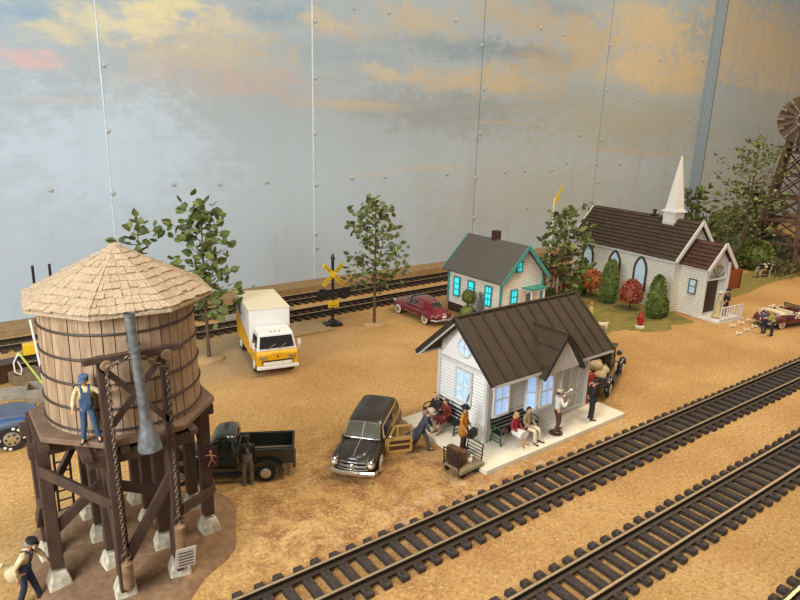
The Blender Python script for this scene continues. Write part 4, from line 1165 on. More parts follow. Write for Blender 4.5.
fr = MB(); q = [(.85, -.72, 1.0), (.6, -.62, 1.38), (.6, .62, 1.38), (.85, .72, 1.0)]; fr.tube(q, .03, 6); fr.tube([(.6, 0, 1.38), (.85, 0, 1.0)], .015, 5); fr.build('windscreen_frame', 'woody_panel', V)
mb = MB(); mb.prism([q[0], q[1], q[2], q[3]], (.01, 0, 0)); mb.build('windscreen', 'windshield', V, smooth=False)
mb = MB(); mb.loft([sec(x, .74, .92, z, 2.6) for x, z in ((-1.35, 1.02), (-1.2, 1.14), (-.95, 1.12), (-.9, 1.0))]); mb.build('folded_top', 'cream', V, angle=60)
for sgn, xx in ((1, 2.42), (-1, -2.45)):
    mb = MB(); mb.tube([(xx - sgn*.3, -.86, .42), (xx, -.7, .4), (xx + sgn*.06, 0, .4), (xx, .7, .4), (xx - sgn*.3, .86, .42)], .07, 8); mb.build('bumper', 'chrome', V)
for x in (1.5, -1.5):
    for y in (-.84, .84): wheel(V, x, y, .37, .18)
for sd in (-1, 1):
    mb = MB(); mb.tube([(-1.9, sd*.6, .96), (-.9, sd*.93, 1.02), (.1, sd*.96, .92), (.8, sd*.95, 1.0), (1.6, sd*.8, .98)], .035, 5); mb.build('ribbon', 'ribbon', V)
def bow(p, parent, s_=1):
    p = Vector(p); mb = MB()
    for a, b in ((1, .5), (-1, .5), (.6, -1), (-.6, -1)):
        q = p + Vector((a*.2*s_, .02, b*.2*s_)); mb.tube([p, (p + q)/2 + Vector((0, .03, .04*s_)), q], [.03*s_, .055*s_, .04*s_], 6, flat=.5)
    mb.ell(p, (.05, .05, .05)); return mb.build('bow', 'ribbon', parent)
bow((-.1, .99, .95), V, 1.5); bow((-1.9, .5, 1.02), V, 1.4); bow((-2.4, 0, .8), V, 1.3); bow((-.1, -.99, .95), V, 1.5)
ch = math.radians(-13); V.rotation_euler.z = ch; rw = G(781.5, 329.5); q = rotz(ch) @ Vector((-1.5, -.93, 0)) * .89; V.location = (rw.x - q.x, rw.y - q.y, 0)
conv = V

# ------------------------------------------------ old black truck behind the station, carrying sacks
V = thing('antique_truck', 'antique black open-bed truck half hidden behind the station', 'truck', (24.55, 16.2, 0), .42, .95)
mb = MB()
mb.loft([sec(x, w, a, b, e) for x, w, a, b, e in ((.3, .5, .6, 1.25, 3.5), (.9, .42, .6, 1.22, 3), (1.7, .36, .6, 1.15, 3), (1.75, .34, .6, 1.12, 3))]); mb.build('hood', 'black_gloss', V, angle=60)
MB().box((1.78, 0, .85), (.06, .6, .55)).build('radiator', 'chrome', V, bevel=.02)
mb = MB(); mb.box((-.25, 0, .95), (1.1, 1.1, .7)); mb.box((-.25, 0, 1.98), (1.3, 1.2, .08))
for x in (-.75, .28):
    for y in (-.5, .5): mb.box((x, y, 1.6), (.06, .06, .75))
mb.box((-.78, 0, 1.6), (.04, 1.05, .72)); mb.build('cab', 'black_gloss', V, smooth=False, bevel=.02)
mb = MB(); mb.box((-1.75, 0, .85), (1.9, 1.4, .08))
for y in (-.7, .7): mb.box((-1.75, y, 1.05), (1.9, .05, .4))
mb.box((-2.7, 0, 1.05), (.05, 1.4, .4)); mb.build('cargo_bed', 'black_gloss', V, smooth=False)
for x in (1.4, -1.7):
    for sd in (-1, 1):
        mb = MB(); mb.tube([(x + .62*math.cos(t), sd*.72, .45 + .5*math.sin(t)) for t in [PI*(k/10) for k in range(11)]] , .12, 6, flat=.4); mb.build('fender', 'black_gloss', V)
for sd in (-1, 1): MB().box((-.15, sd*.72, .45), (1.9, .28, .05)).build('running_board', 'black_gloss', V)
for sd in (-1, 1): MB().lathe([(.14, -.1), (.15, .08), (.1, .1)], 14, (1.9, sd*.48, 1.05), axis='x').build('headlight', 'chrome', V)
MB().tube([(2.0, -.7, .5), (2.0, .7, .5)], .05, 8).build('front_bumper', 'chrome', V)
for x in (1.4, -1.7):
    for y in (-.7, .7): wheel(V, x, y, .42, .14, None, 'cream')
M4 = Matrix.Translation((24.55, 16.2, 0)) @ Matrix.Rotation(.42, 4, 'Z') @ Matrix.Scale(.95, 4)
for i, (x, y, z, lb) in enumerate(((-1.35, -.3, 1.1, 'front left'), (-1.4, .32, 1.1, 'front right'), (-2.1, -.3, 1.1, 'rear'), (-2.15, .32, 1.1, 'far rear'), (-1.7, 0, 1.42, 'topmost'))):
    p = M4 @ Vector((x, y, z))
    o = MB(); o.ell((0, 0, 0), (.42, .3, .22), 14, 9); o.tube([(.38, 0, .02), (.5, 0, .06)], [.06, .12], 8)
    o = o.build('sack', 'sack', None, loc=p, rz=.42 + random.uniform(-.3, .3), angle=80)
    tag(o, 'pale full sack on the antique truck bed, the %s one of the load' % lb, 'sack', 'sacks on the antique truck')

# ------------------------------------------------ blue truck at the left edge
V = thing('blue_truck', 'blue off-road truck with big lettered tyres cut off by the left edge', 'truck', (.22, 25.05, 0), -.12, .95)
mb = MB()
mb.loft([sec(x, w, a, b, e) for x, w, a, b, e in ((-2.6, .85, .7, 1.2, 4), (-.4, .9, .6, 1.25, 4), (1.0, .88, .65, 1.2, 4), (2.0, .84, .7, 1.12, 4), (2.15, .8, .75, 1.05, 4))]); mb.build('body', 'blue_paint', V, angle=60)
mb = MB(); mb.loft([sec(x, w, 1.0, b, 3) for x, w, b in ((.6, .75, 1.34), (1.4, .7, 1.3), (2.05, .6, 1.18))]); mb.build('hood', 'blue_grey', V, angle=60)
CB = Cabin([(-1.2, .82, .7, 1.1, 1.5), (-1.1, .82, .66, 1.1, 1.85), (.1, .82, .66, 1.1, 1.88), (.3, .8, .64, 1.1, 1.75), (.75, .8, .7, 1.1, 1.25)]); CB.build('cabin', 'blue_grey', V)
for sd in (-1, 1): mb = MB(); CB.pane(mb, .4, -.9, .2, .76, sd, xa1=.25); mb.build('side_window', 'car_glass', V, smooth=False)
mb = MB(); mb.box((2.2, 0, .85), (.06, 1.4, .4), mi=1)
for i in range(4): mb.box((2.24, 0, .7 + i*.1), (.05, 1.3, .035))
mb.build('grille', ['cream', 'black'], V, smooth=False)
mb = MB(); mb.box((2.3, 0, .5), (.16, 1.7, .18)); mb.build('front_bumper', 'ash_wood', V, bevel=.03, smooth=False)
MB().box((-.1, 0, .6), (4.2, 1.5, .3)).build('chassis', 'black', V)
for x in (1.35, -1.6):
    for sd in (-1, 1):
        w_ = wheel(V, x, sd*.85, .5, .34, None, 'chrome', spoke=True)
        for k in range(14):
            if k % 7 not in (0, 2, 3): continue
            a = 2*PI*k/14; MB().box((.4*math.cos(a), sd*.17, .4*math.sin(a)), (.09, .012, .1), R=Matrix.Rotation(-a, 3, 'Y')).build('raised_mark', 'lamp_white', w_, smooth=False)
        MB().ell((x, sd*.88, 1.0), (.62, .14, .18), 14, 8).build('fender', 'blue_grey', V)
# ================================================================ people
def V3(*a): return Vector(a)
STAND = dict(pel=(0, 0, .95), spi=(0, 0, 1.12), che=(.01, 0, 1.33), nk=(0, 0, 1.47), hd=(.02, 0, 1.63), ls=(0, .18, 1.42), rs=(0, -.18, 1.42), le=(-.02, .24, 1.14), re=(-.02, -.24, 1.14),
             lw=(.05, .26, .90), rw=(.05, -.26, .90), lh=(0, .09, .91), rh=(0, -.09, .91), lk=(.03, .11, .5), rk=(.03, -.11, .5), la=(0, .12, .09), ra=(0, -.12, .09))
SIT = dict(pel=(0, 0, .52), spi=(-.02, 0, .7), che=(-.02, 0, .92), nk=(-.01, 0, 1.05), hd=(.03, 0, 1.21), ls=(-.02, .18, 1.0), rs=(-.02, -.18, 1.0), le=(.02, .24, .74), re=(.02, -.24, .74),
           lw=(.26, .14, .64), rw=(.26, -.14, .64), lh=(.02, .09, .5), rh=(.02, -.09, .5), lk=(.44, .11, .53), rk=(.44, -.11, .53), la=(.46, .11, .09), ra=(.46, -.11, .09))
def person(label, loc, face, pose=None, base=STAND, top='shirt_cream', legs='denim', shoe='dark_cloth', hair='hair_brown', hat=None, skin='skin', skirt=None, coat=None, bib=None,
           s=1.0, sleeves='long', group=None, hairlong=False, headyaw=0, headpitch=0, stand=None, barelegs=False, female=False):
    J = dict(base); J.update(pose or {}); J = {k: Vector(v) for k, v in J.items()}
    T = thing('person', label, 'person', loc, face, s, group)
    g = .92 if female else 1
    for a, b in (('ls', 'rs'), ):
        c = (J[a] + J[b]) / 2; J[a] = c + (J[a] - c) * g; J[b] = c + (J[b] - c) * g
    names = ['pel', 'spi', 'che', 'nk', 'ls', 'le', 'lw', 'rs', 're', 'rw', 'lh', 'lk', 'la', 'rh', 'rk', 'ra']
    idx = {n: i for i, n in enumerate(names)}
    v = [J[n] for n in names]
    E = [('pel', 'spi'), ('spi', 'che'), ('che', 'nk'), ('che', 'ls'), ('ls', 'le'), ('le', 'lw'), ('che', 'rs'), ('rs', 're'), ('re', 'rw'), ('pel', 'lh'), ('lh', 'lk'), ('lk', 'la'), ('pel', 'rh'), ('rh', 'rk'), ('rk', 'ra')]
    rad = dict(pel=(.11, .09), spi=(.105, .08), che=(.11, .075), nk=.05, ls=.05, le=.042, lw=.03, rs=.05, re=.042, rw=.03, lh=.085, lk=.058, la=.038, rh=.085, rk=.058, ra=.038)
    ed = [(idx[a], idx[b]) for a, b in E]
    # feet and palms
    def dirn(a, b): return (J[b] - J[a]).normalized()
    for sd, an, kn in (('l', 'la', 'lk'), ('r', 'ra', 'rk')):
        f = Vector((1, .18 if sd == 'l' else -.18, 0)).normalized()
        if 'toe' in J: f = J['toe'].normalized()
        J[sd + 't'] = J[an] + f * .16 + Vector((0, 0, -.05)); v.append(J[sd + 't']); idx[sd + 't'] = len(v) - 1; ed.append((idx[an], idx[sd + 't'])); rad[sd + 't'] = .03; names.append(sd + 't')
        wd = dirn(sd + 'e', sd + 'w'); J[sd + 'p'] = J[sd + 'w'] + wd * .08; v.append(J[sd + 'p']); idx[sd + 'p'] = len(v) - 1; ed.append((idx[sd + 'w'], idx[sd + 'p'])); rad[sd + 'p'] = (.034, .02); names.append(sd + 'p')
    vs, fs = skin_mesh(v, ed, [rad[n] for n in names], 1)
    mb = MB(); mb.add(vs, fs, 0)
    # head with a face
    hd = J['hd']; up = (hd - J['nk']).normalized(); fw = Vector((math.cos(headyaw), math.sin(headyaw), math.sin(headpitch))); fw = (fw - up * fw.dot(up)).normalized(); lf = up.cross(fw)
    HM = Matrix((fw, lf, up)).transposed()
    def hp(x, y, z): return hd + HM @ Vector((x, y, z))
    mb.tube([J['nk'] - up * .03, hd - up * .05], [.055, .052], 10)
    mb.ell(hd, (.095, .078, .118), 16, 12, R=HM); mb.ell(hp(.03, 0, -.06), (.06, .055, .05), 12, 8, R=HM)
    mb.tube([hp(.085, 0, .02), hp(.115, 0, -.02), hp(.09, 0, -.03)], [.01, .018, .014], 6)
    for q in (-1, 1):
        mb.ell(hp(-.005, q*.08, -.01), (.02, .012, .03), 8, 6, R=HM)
        mb.ell(hp(.082, q*.032, .015), (.014, .016, .01), 8, 6, mi=1, R=HM); mb.ell(hp(.092, q*.032, .015), (.008, .008, .009), 6, 5, mi=2, R=HM)
    mb.tube([hp(.078, -.025, -.055), hp(.092, 0, -.056), hp(.078, .025, -.055)], [.006, .008, .006], 5, mi=3)
    # five fingers per hand
    for sd, q in (('l', 1), ('r', -1)):
        wd = dirn(sd + 'e', sd + 'w'); pm = J[sd + 'p']; side = wd.cross(Vector((0, 0, 1)))
        if side.length < .2: side = Vector((0, 1, 0)).cross(wd)
        side.normalize(); nn = side.cross(wd)
        side = nn if abs(wd.z) > .6 and False else side
        for i, ln in enumerate((.062, .074, .07, .055)):
            o = side * (i - 1.5) * .019; curl = nn * -.02
            mb.tube([pm + o * .8 - wd * .01, pm + o + wd * ln * .55, pm + o + wd * ln * .95 + curl], [.0095, .009, .007], 5)
        mb.tube([pm - wd * .05 + side * -.02, pm - wd * .02 - side * .048, pm + wd * .02 - side * .052 + nn * -.012], [.012, .011, .008], 5)
    mb.build('body', [skin, 'lamp_white', 'black', 'dress_red'], T, angle=80)
    # trousers or bare legs with a skirt
    def garment(name, chain_names, edges, radii, m, root=0, label=None):
        vs, fs = skin_mesh([J[n] if isinstance(n, str) else n for n in chain_names], edges, radii, 1)
        return MB().add(vs, fs).build(name, m, T, angle=80, label=label)
    if not barelegs:
        garment('trousers', ['pel', 'lh', 'lk', J['la'] - (J['lk'] - J['la']) * .08, 'rh', 'rk', J['ra'] - (J['rk'] - J['ra']) * .08, J['pel'] + (J['spi'] - J['pel']) * .5],
                [(0, 1), (1, 2), (2, 3), (0, 4), (4, 5), (5, 6), (0, 7)], [(.145, .12), .105, .08, .068, .105, .08, .068, (.14, .115)], legs)
    if skirt:
        L = (J['lk'] + J['rk']) / 2; P = J['spi'].lerp(J['pel'], .5); d_ = (L - J['pel'])
        rings = []
        for f, r in ((-.15, .13), (.15, .17), (.6, .2), (1.08, .21)):
            c = J['pel'] + d_ * f; x, y, dd = frame(d_); wv = abs(J['lk'].y - J['rk'].y) / 2 + .04
            rings.append([c + Vector((0, 1, 0)) * (r + wv*.3) * math.cos(a) * (1 + .05*math.cos(5*a)) + dd.cross(Vector((0, 1, 0))) * r * .78 * math.sin(a) for a in [2*PI*k/20 for k in range(20)]])
        MB().loft(rings).build('skirt', skirt, T, angle=80)
    for sd in 'lr':
        mb = MB(); a = J[sd + 'a']; t = J[sd + 't']; f = (t - a); f.z = 0; f.normalize(); sdv = Vector((-f.y, f.x, 0)); b = Vector((a.x, a.y, a.z - .09))
        rings = []
        for x, w_, h_ in ((-.07, .035, .07), (-.03, .048, .1), (.05, .05, .085), (.13, .05, .06), (.2, .03, .04)):
            rings.append([b + f*x + sdv*w_*math.copysign(abs(math.cos(k))**.7, math.cos(k)) + Vector((0, 0, h_/2 + h_/2*math.sin(k))) for k in [2*PI*j/10 for j in range(10)]])
        mb.loft(rings); mb.build('shoe', shoe, T, angle=60)
    if sleeves == 'long': lwn, rwn = J['le'].lerp(J['lw'], .95), J['re'].lerp(J['rw'], .95)
    else: lwn, rwn = J['le'].lerp(J['lw'], .1), J['re'].lerp(J['rw'], .1)
    garment('shirt' if not coat else 'jacket', ['spi', 'che', 'ls', 'le', lwn, 'rs', 're', rwn, J['spi'].lerp(J['pel'], .75), J['nk'] - up * .03],
            [(0, 1), (1, 2), (2, 3), (3, 4), (1, 5), (5, 6), (6, 7), (0, 8), (1, 9)], [(.14, .115), (.158, .12), .082, .064, .05, .082, .064, .05, (.145, .118), .075], top)
    if coat:
        c0 = J['che']; c1 = J['pel']; c2 = Vector(coat[1]); rings = []
        for p, r in ((c0, .17), (J['spi'], .17), (c1, .2), (c1.lerp(c2, .6), .25), (c2, coat[2])):
            rings.append([p + Vector((r*.8*math.cos(a), r*math.sin(a)*(1 + .04*math.cos(6*a)), 0)) for a in [2*PI*k/20 for k in range(20)]])
        MB().loft(rings).build('coat_skirt', coat[0], T, angle=80)
    if bib:
        mb = MB(); f = Vector((.115, 0, 0)); mb.loft([[J['spi'] + Vector((.1, y, -.08)), J['che'] + Vector((.125, y*.75, .03)), J['che'] + Vector((.15, y*.75, .03)), J['spi'] + Vector((.145, y, -.08))] for y in (-.12, -.04, .04, .12)])
        for q in (-1, 1):
            sh = J['ls'] if q > 0 else J['rs']; t_ = sh.lerp((J['ls'] + J['rs'])/2, .5) + Vector((0, 0, .075))
            mb.tube([J['che'] + Vector((.14, q*.08, .02)), t_ + Vector((.05, 0, -.01)), t_ + Vector((-.05, 0, 0)), J['che'] + Vector((-.12, -q*.02, -.05)), J['spi'] + Vector((-.12, -q*.06, 0))], .022, 6, flat=.5)
        mb.loft([[J['pel'].lerp(J['spi'], t) + Vector((.155*math.cos(a), .165*math.sin(a), 0)) for a in [2*PI*k/18 for k in range(18)]] for t in (-.1, .5, 1.0)])
        mb.build('bib', bib, T, angle=60)
    # hair
    if hair:
        mb = MB(); rings = []
        for z, r in ((-.05, .088), (0, .1), (.05, .1), (.09, .083), (.12, .05), (.132, .01)):
            rings.append([hp(-.02 - (.012 if z < .03 else 0) + r*math.cos(a)*(1 if math.cos(a) < 0 or z > .05 else .45), r*.9*math.sin(a), z) for a in [2*PI*k/16 for k in range(16)]])
        if hairlong: rings.insert(0, [hp(-.06 + .07*math.cos(a), .09*math.sin(a), -.15) for a in [2*PI*k/16 for k in range(16)]])
        mb.loft(rings); mb.build('hair', hair, T, angle=80)
    if hat:
        kind, hm = hat; mb = MB()
        def ring(cx, z, rx, ry, n=20): return [hp(cx + rx*math.cos(a), ry*math.sin(a), z) for a in [2*PI*k/n for k in range(n)]]
        if kind == 'cap':
            mb.loft([ring(-.005, .04, .105, .095), ring(-.005, .09, .125, .115), ring(0, .135, .12, .11), ring(0, .15, .06, .06)])
            mb.loft([[hp(.07 + .02*0, y, .045), hp(.19 - abs(y)*.5, y, .025), hp(.19 - abs(y)*.5, y, .035), hp(.07, y, .06)] for y in (-.075, -.03, .03, .075)])
        elif kind == 'brim':
            mb.loft([ring(0, .055, .19, .165), ring(0, .07, .19, .165), ring(0, .075, .11, .1), ring(0, .17, .1, .085), ring(0, .185, .05, .03)])
        elif kind == 'top':
            mb.loft([ring(0, .055, .15, .14), ring(0, .065, .15, .14), ring(0, .075, .1, .09), ring(0, .25, .105, .095)])
        elif kind == 'veil':
            mb.loft([ring(-.02, .1, .09, .09), ring(-.06, 0, .12, .13), ring(-.14, -.3, .12, .2), ring(-.2, -.7, .12, .26)])
        mb.build('hat' if kind != 'veil' else 'veil', hm, T, angle=60)
    if stand:
        MB().lathe([(.25, -.06), (.27, -.03), (.25, .0)], 20, (0.02, 0, .0)).build('stand', stand, T)
    return T

D = math.radians
pz = .19
# engineer on the tower deck
person('man in blue bib overalls standing on the tower deck, one arm out to the post', (2.34, 14.55, DK + .07), D(-105), dict(lw=(.12, .56, 1.38), le=(.04, .38, 1.22), re=(-.02, -.28, 1.16), rw=(.12, -.3, .96), lk=(.03, .14, .5), la=(.0, .2, .09), rk=(.04, -.1, .5), ra=(.02, -.15, .09)),
       top='shirt_cream', legs='denim', bib='denim', hat=('cap', 'cap_blue'), hair='hair_brown', headyaw=-.5, s=.92)
# worker below
gp_ = G(34, 601)
w_ = person('bearded man in navy overalls leaning on the front left tower leg, sack over his shoulder', (gp_.x - .1, gp_.y, 0), D(-20), dict(che=(.08, 0, 1.3), nk=(.14, 0, 1.42), hd=(.2, 0, 1.57), ls=(.1, .18, 1.38), rs=(.06, -.18, 1.38), le=(.28, .24, 1.2), lw=(.4, .22, 1.02), re=(-.12, -.26, 1.12), rw=(-.08, -.3, .92), lk=(.12, .1, .5), la=(.22, .12, .09), rk=(-.02, -.11, .5), ra=(-.16, -.12, .09)),
       top='shirt_cream', legs='navy', bib='navy', hat=('cap', 'dark_cloth'), hair='hair_grey', s=1.04, headyaw=.2)
mb = MB(); hd = Vector((.2, 0, 1.57)); mb.ell(hd + Vector((.07, 0, -.08)), (.04, .06, .06), 10, 7); mb.build('beard', 'cream', w_)
o = MB(); o.ell((0, 0, 0), (.2, .17, .26), 14, 10); o.tube([(0, 0, .22), (-.03, 0, .36), (-.05, 0, .42)], [.07, .04, .07], 8)
o = o.build('sack', 'sack', None, loc=(gp_.x - .3, gp_.y + .0, .92), angle=80); o.rotation_euler = (0, -.5, 0)
tag(o, 'tied white sack carried on the back of the man at the tower foot', 'sack')
# man by pickup
person('man in grey overalls and dark shirt standing with his back turned beside the pickup', (7.25, 17.3, 0), D(75), dict(lw=(.03, .25, .9)), top='dark_cloth', legs='grey_cloth', bib='grey_cloth', hair='dark_cloth', skin='skin_dark', hat=('cap', 'dark_cloth'), shoe='grey_cloth')
# stooping man in the blue coat
person('man in a blue-grey coat and pale hat striding, bent forward, by the open car door', (13.3, 15.85, 0), D(-45), dict(pel=(0, 0, .95), spi=(.05, 0, 1.12), che=(.15, 0, 1.31), nk=(.22, 0, 1.44), hd=(.31, 0, 1.58), ls=(.17, .18, 1.38), rs=(.17, -.18, 1.38), le=(.26, .24, 1.12), re=(.24, -.25, 1.1), lw=(.4, .2, .92), rw=(.36, -.22, .9), lk=(.2, .12, .5), la=(.3, .12, .09), rk=(-.12, -.1, .5), ra=(-.42, -.12, .14)),
       top='coat_blue', legs='olive_grey', hat=('brim', 'straw'), hair='hair_brown', coat=('coat_blue', (-.3, 0, .6), .36), s=1.0)
# two women on the side bench
bx, byy = 14.98, 17.05
person('blonde woman in black top and pink skirt on the bench beside the station gable', (14.9, 16.95, pz), D(180), dict(le=(.05, .24, .76), lw=(.3, .1, .72)), SIT, top='dark_cloth', skirt='pink', hair='hair_blond', hairlong=True, barelegs=True, female=True, headyaw=.6, s=.97)
person('woman in a dark red dress sitting right of the blonde woman on the gable bench', (14.93, 16.35, pz), D(185), dict(re=(.05, -.24, .8), rw=(.25, -.1, .9)), SIT, top='dress_red', skirt='dress_red', hair='hair_brown', barelegs=True, female=True, headyaw=-.5, s=.97, shoe='grey_cloth')
# ochre coat
pp = Vector((14.36, 14.75, pz))
person('person in a long ochre coat and plumed black hat holding a dark bag', (pp.x, pp.y, pz + .06), D(-70), dict(rw=(.2, -.26, .95), re=(.04, -.26, 1.14), lw=(.12, .26, .9)), top='ochre', legs='leather', hat=('brim', 'bag_black'), hair='hair_brown', coat=('ochre', (.0, 0, .58), .2), stand='platform', s=.98)
o = MB(); o.lathe([(.001, 0), (.05, .08), (.06, .2), (.04, .32), (.005, .4)], 8, sx=1, sy=.35); o = o.build('feather', 'feather', None, loc=(14.39, 14.73, pz + 1.85)); o.rotation_euler = (0, .35, 0)
tag(o, 'olive plume standing up from the black hat of the ochre-coated person', 'feather')
mb = MB(); mb.box((0, 0, 0), (.42, .2, .28)); mb.tube([(-.1, 0, .14), (-.06, 0, .24), (.06, 0, .24), (.1, 0, .14)], .02, 6)
o = mb.build('handbag', 'bag_black', None, bevel=.03, loc=(14.47, 14.4, pz + .82), rz=.3); tag(o, 'black bag held by the person in the ochre coat', 'bag')
# front bench pair
person('woman in red jacket and pale skirt on the bench under the station window', (16.34, 14.08, pz), D(-88), {}, SIT, top='jacket_red', skirt='shirt_white', hair='hair_blond', barelegs=True, female=True, headyaw=.2, shoe='cream', s=.96, hairlong=True)
person('man in a tan suit sitting beside the red-jacketed woman on the front bench', (16.98, 14.05, pz), D(-85), dict(lk=(.42, .16, .53), la=(.46, .2, .09), lw=(.2, .2, .62)), SIT, top='tan_suit', legs='cream', hair='hair_brown', s=1.0)
# conductor and black suit
person('man in white shirt, brown trousers and flat cap raising one hand to his face', (18.25, 13.72, pz + .06), D(-20), dict(lw=(.34, .04, 1.5), le=(.22, .24, 1.3), re=(.1, -.28, 1.16), rw=(.3, -.16, 1.3), lk=(.14, .14, .52), la=(.2, .18, .09), rk=(.06, -.12, .5), ra=(-.14, -.16, .09)),
       top='shirt_white', legs='brown_cloth', hat=('cap', 'cream'), hair='hair_brown', stand='brown_cloth')
mb = MB(); mb.tube([(0, 0, 0), (.3, 0, .05)], [.018, .02], 6); mb.tube([(.3, 0, .05), (.4, 0, .07)], [.02, .06], 8)
o = mb.build('horn', 'lamp_white', None, loc=(18.51, 13.66, pz + 1.62)); tag(o, 'small pale horn held up by the man in the white shirt', 'horn')
person('man in a black suit looking down, hands behind him, at the platform end', (20.42, 13.72, pz), D(-35), dict(hd=(.07, 0, 1.61), lw=(-.14, .1, .98), le=(-.1, .26, 1.14), rw=(-.14, -.1, .98), re=(-.1, -.26, 1.14)), top='dark_cloth', legs='dark_cloth', hair='hair_brown', headpitch=-.5, s=1.0, coat=('dark_cloth', (0, 0, .78), .2), hat=('brim', 'dark_cloth'))
# church door pair
person('woman in a long cream dress and pale hat at the chapel door', (39.75, 18.35, .14), D(-60), dict(lw=(.26, .06, 1.08), le=(.06, .24, 1.16), rw=(.26, -.06, 1.08), re=(.06, -.24, 1.16)), top='shirt_cream', skirt='shirt_cream', hair='hair_blond', barelegs=True, female=True, hat=('brim', 'shirt_white'), coat=('shirt_cream', (0, 0, .08), .4), s=.98)
person('man in a black suit and hat beside the cream-dressed woman at the chapel door', (40.65, 18.3, .14), D(-100), {}, top='dark_cloth', legs='dark_cloth', hair='hair_brown', hat=('brim', 'dark_cloth'), s=1.02)
# children behind the convertible
kp = G(771, 336); person('child in a yellow-green top bending behind the convertible', (kp.x, kp.y, 0), D(100), dict(spi=(.06, 0, 1.1), che=(.14, 0, 1.28), nk=(.2, 0, 1.4), hd=(.26, 0, 1.55), ls=(.15, .18, 1.36), rs=(.15, -.18, 1.36), le=(.3, .2, 1.15), re=(.3, -.2, 1.15), lw=(.5, .1, 1.1), rw=(.5, -.1, 1.1)), top='stripe_shirt', legs='navy', hair='hair_blond', s=.92, sleeves='short')
kp = G(763, 333); person('child in a blue shirt crouching left of the yellow-topped child behind the convertible', (kp.x, kp.y, 0), D(60), dict(spi=(.08, 0, 1.08), che=(.2, 0, 1.22), nk=(.28, 0, 1.33), hd=(.36, 0, 1.46), ls=(.22, .18, 1.3), rs=(.22, -.18, 1.3), le=(.4, .2, 1.1), re=(.4, -.2, 1.1), lw=(.6, .1, 1.0), rw=(.6, -.1, 1.0), lk=(.16, .12, .5), la=(-.1, .12, .09)), top='denim', legs='navy', hair='hair_brown', s=.85)
# grey statue by the cottage, yellow figure behind the station
kp = Vector((26.05, 26.05, 0)); person('dull grey standing figure next to the round topiary by the cottage', (kp.x, kp.y, 0), D(-60), {}, top='statue_grey', legs='statue_grey', skin='statue_grey', hair='statue_grey', shoe='statue_grey', coat=('statue_grey', (0, 0, .3), .34), s=1.12)
kp = G(589, 327); person('person in a pale yellow coat with red hair beyond the station roof', (kp.x, kp.y, 0), D(-40), {}, top='hair_blond', legs='cream', hair='orange_lamp', coat=('lime', (0, 0, .6), .24), s=.9)

# ================================================================ benches, cart, luggage
def bench(label, loc, rz, L, endm, slatm, slatted=True):
    T = thing('bench', label, 'bench', loc, rz, group=None)
    for i in range(3): MB().box((-.22 + .16*i - .0, 0, .44), (.13, L, .04)).build('seat_slat', slatm, T, smooth=False, bevel=.008)
    for i in range(4): MB().box((-.31 - .03*i, 0, .56 + .13*i), (.035, L, .09)).build('back_slat', slatm, T, smooth=False, bevel=.008)
    for y in (-L/2 + .05, L/2 - .05):
        mb = MB(); mb.tube([(.2, y, 0), (.16, y, .25), (.18, y, .42), (-.3, y, .42)], .03, 6); mb.tube([(-.36, y, 0), (-.28, y, .42), (-.42, y, 1.02)], .03, 6)
        mb.tube([(-.33, y, .64), (.0, y, .68), (.18, y, .62), (.2, y, .44)], .025, 6)
        for z in (.12, .25): mb.tube([(-.33 + .1*z, y, z), (.17, y, z)], .02, 5)
        mb.build('end_frame', endm, T)
    return T
bench('dark slatted bench against the station gable with two seated women', (15.0, 16.65, pz), PI, 1.9, 'bench_dark', 'bench_dark')
# move its back to the wall side: seat front faces -x
bench('long dark bench with green iron ends under the front station window', (16.72, 14.36, pz), -PI/2, 2.1, 'bench_green', 'bench_dark')
mb = MB(); mb.ell((0, 0, .12), (.17, .1, .13), 12, 8); mb.tube([(-.08, 0, .2), (0, 0, .34), (.08, 0, .2)], .012, 5)
tag(mb.build('handbag', 'leather', None, loc=(15.95, 14.22, pz + .46)), 'small brown handbag on the seat of the front bench', 'handbag')
c0 = Vector((13.72, 14.2, 0))
T = thing('luggage_cart', 'flat wooden luggage cart with black barred ends in front of the platform corner', 'cart', (13.66, 13.98, 0), D(2))
MB().box((0, 0, .32), (1.1, .9, .1)).build('cart_bed', 'cart_wood', T, bevel=.015, smooth=False)
for sd in (-1, 1): MB().box((0, sd*.46, .3), (1.14, .05, .12)).build('side_rail', 'feather', T, smooth=False)
for x in (-.54, .54):
    mb = MB(); mb.tube([(x, -.36, .3), (x + .05*(1 if x > 0 else -1), -.36, .95), (x + .05*(1 if x > 0 else -1), .36, .95), (x, .36, .3)], .028, 6)
    for i in range(4): mb.tube([(x + .01*i*(1 if x > 0 else -1), -.36, .45 + i*.12), (x + .01*i*(1 if x > 0 else -1), .36, .45 + i*.12)], .018, 5)
    mb.build('end_rack', 'black', T)
for x in (-.36, .36):
    for y in (-.36, .36):
        mb = MB(); mb.lathe([(.04, -.04), (.14, -.03), (.14, .03), (.04, .04)], 14, (x, y, .14), axis='y'); mb.build('cart_wheel', 'black', T)
CM = Matrix.Translation(T.location) @ Matrix.Rotation(D(2), 4, 'Z')
def case(size, loc, tilt, m, label):
    mb = MB(); mb.box((0, 0, 0), size); x, y, z = size
    for q in (-.3, .3): mb.box((q*x, 0, 0), (.04, y + .02, z + .02), mi=1)
    mb.tube([(-.08, 0, z/2), (-.06, 0, z/2 + .06), (.06, 0, z/2 + .06), (.08, 0, z/2)], .014, 5, mi=1)
    o = mb.build('suitcase', [m, 'leather'], None, bevel=.02, loc=CM @ Vector(loc)); o.rotation_euler = (0, 0, D(2) + tilt)
    return tag(o, label, 'suitcase', 'suitcases on the luggage cart')
case((.72, .24, .5), (-.2, .12, .63), D(-80), 'leather_red', 'larger brown leather suitcase standing upright on the luggage cart')
case((.5, .2, .36), (-.42, -.05, .56), D(-84), 'leather', 'smaller dark suitcase leaning in front of the larger one on the cart')
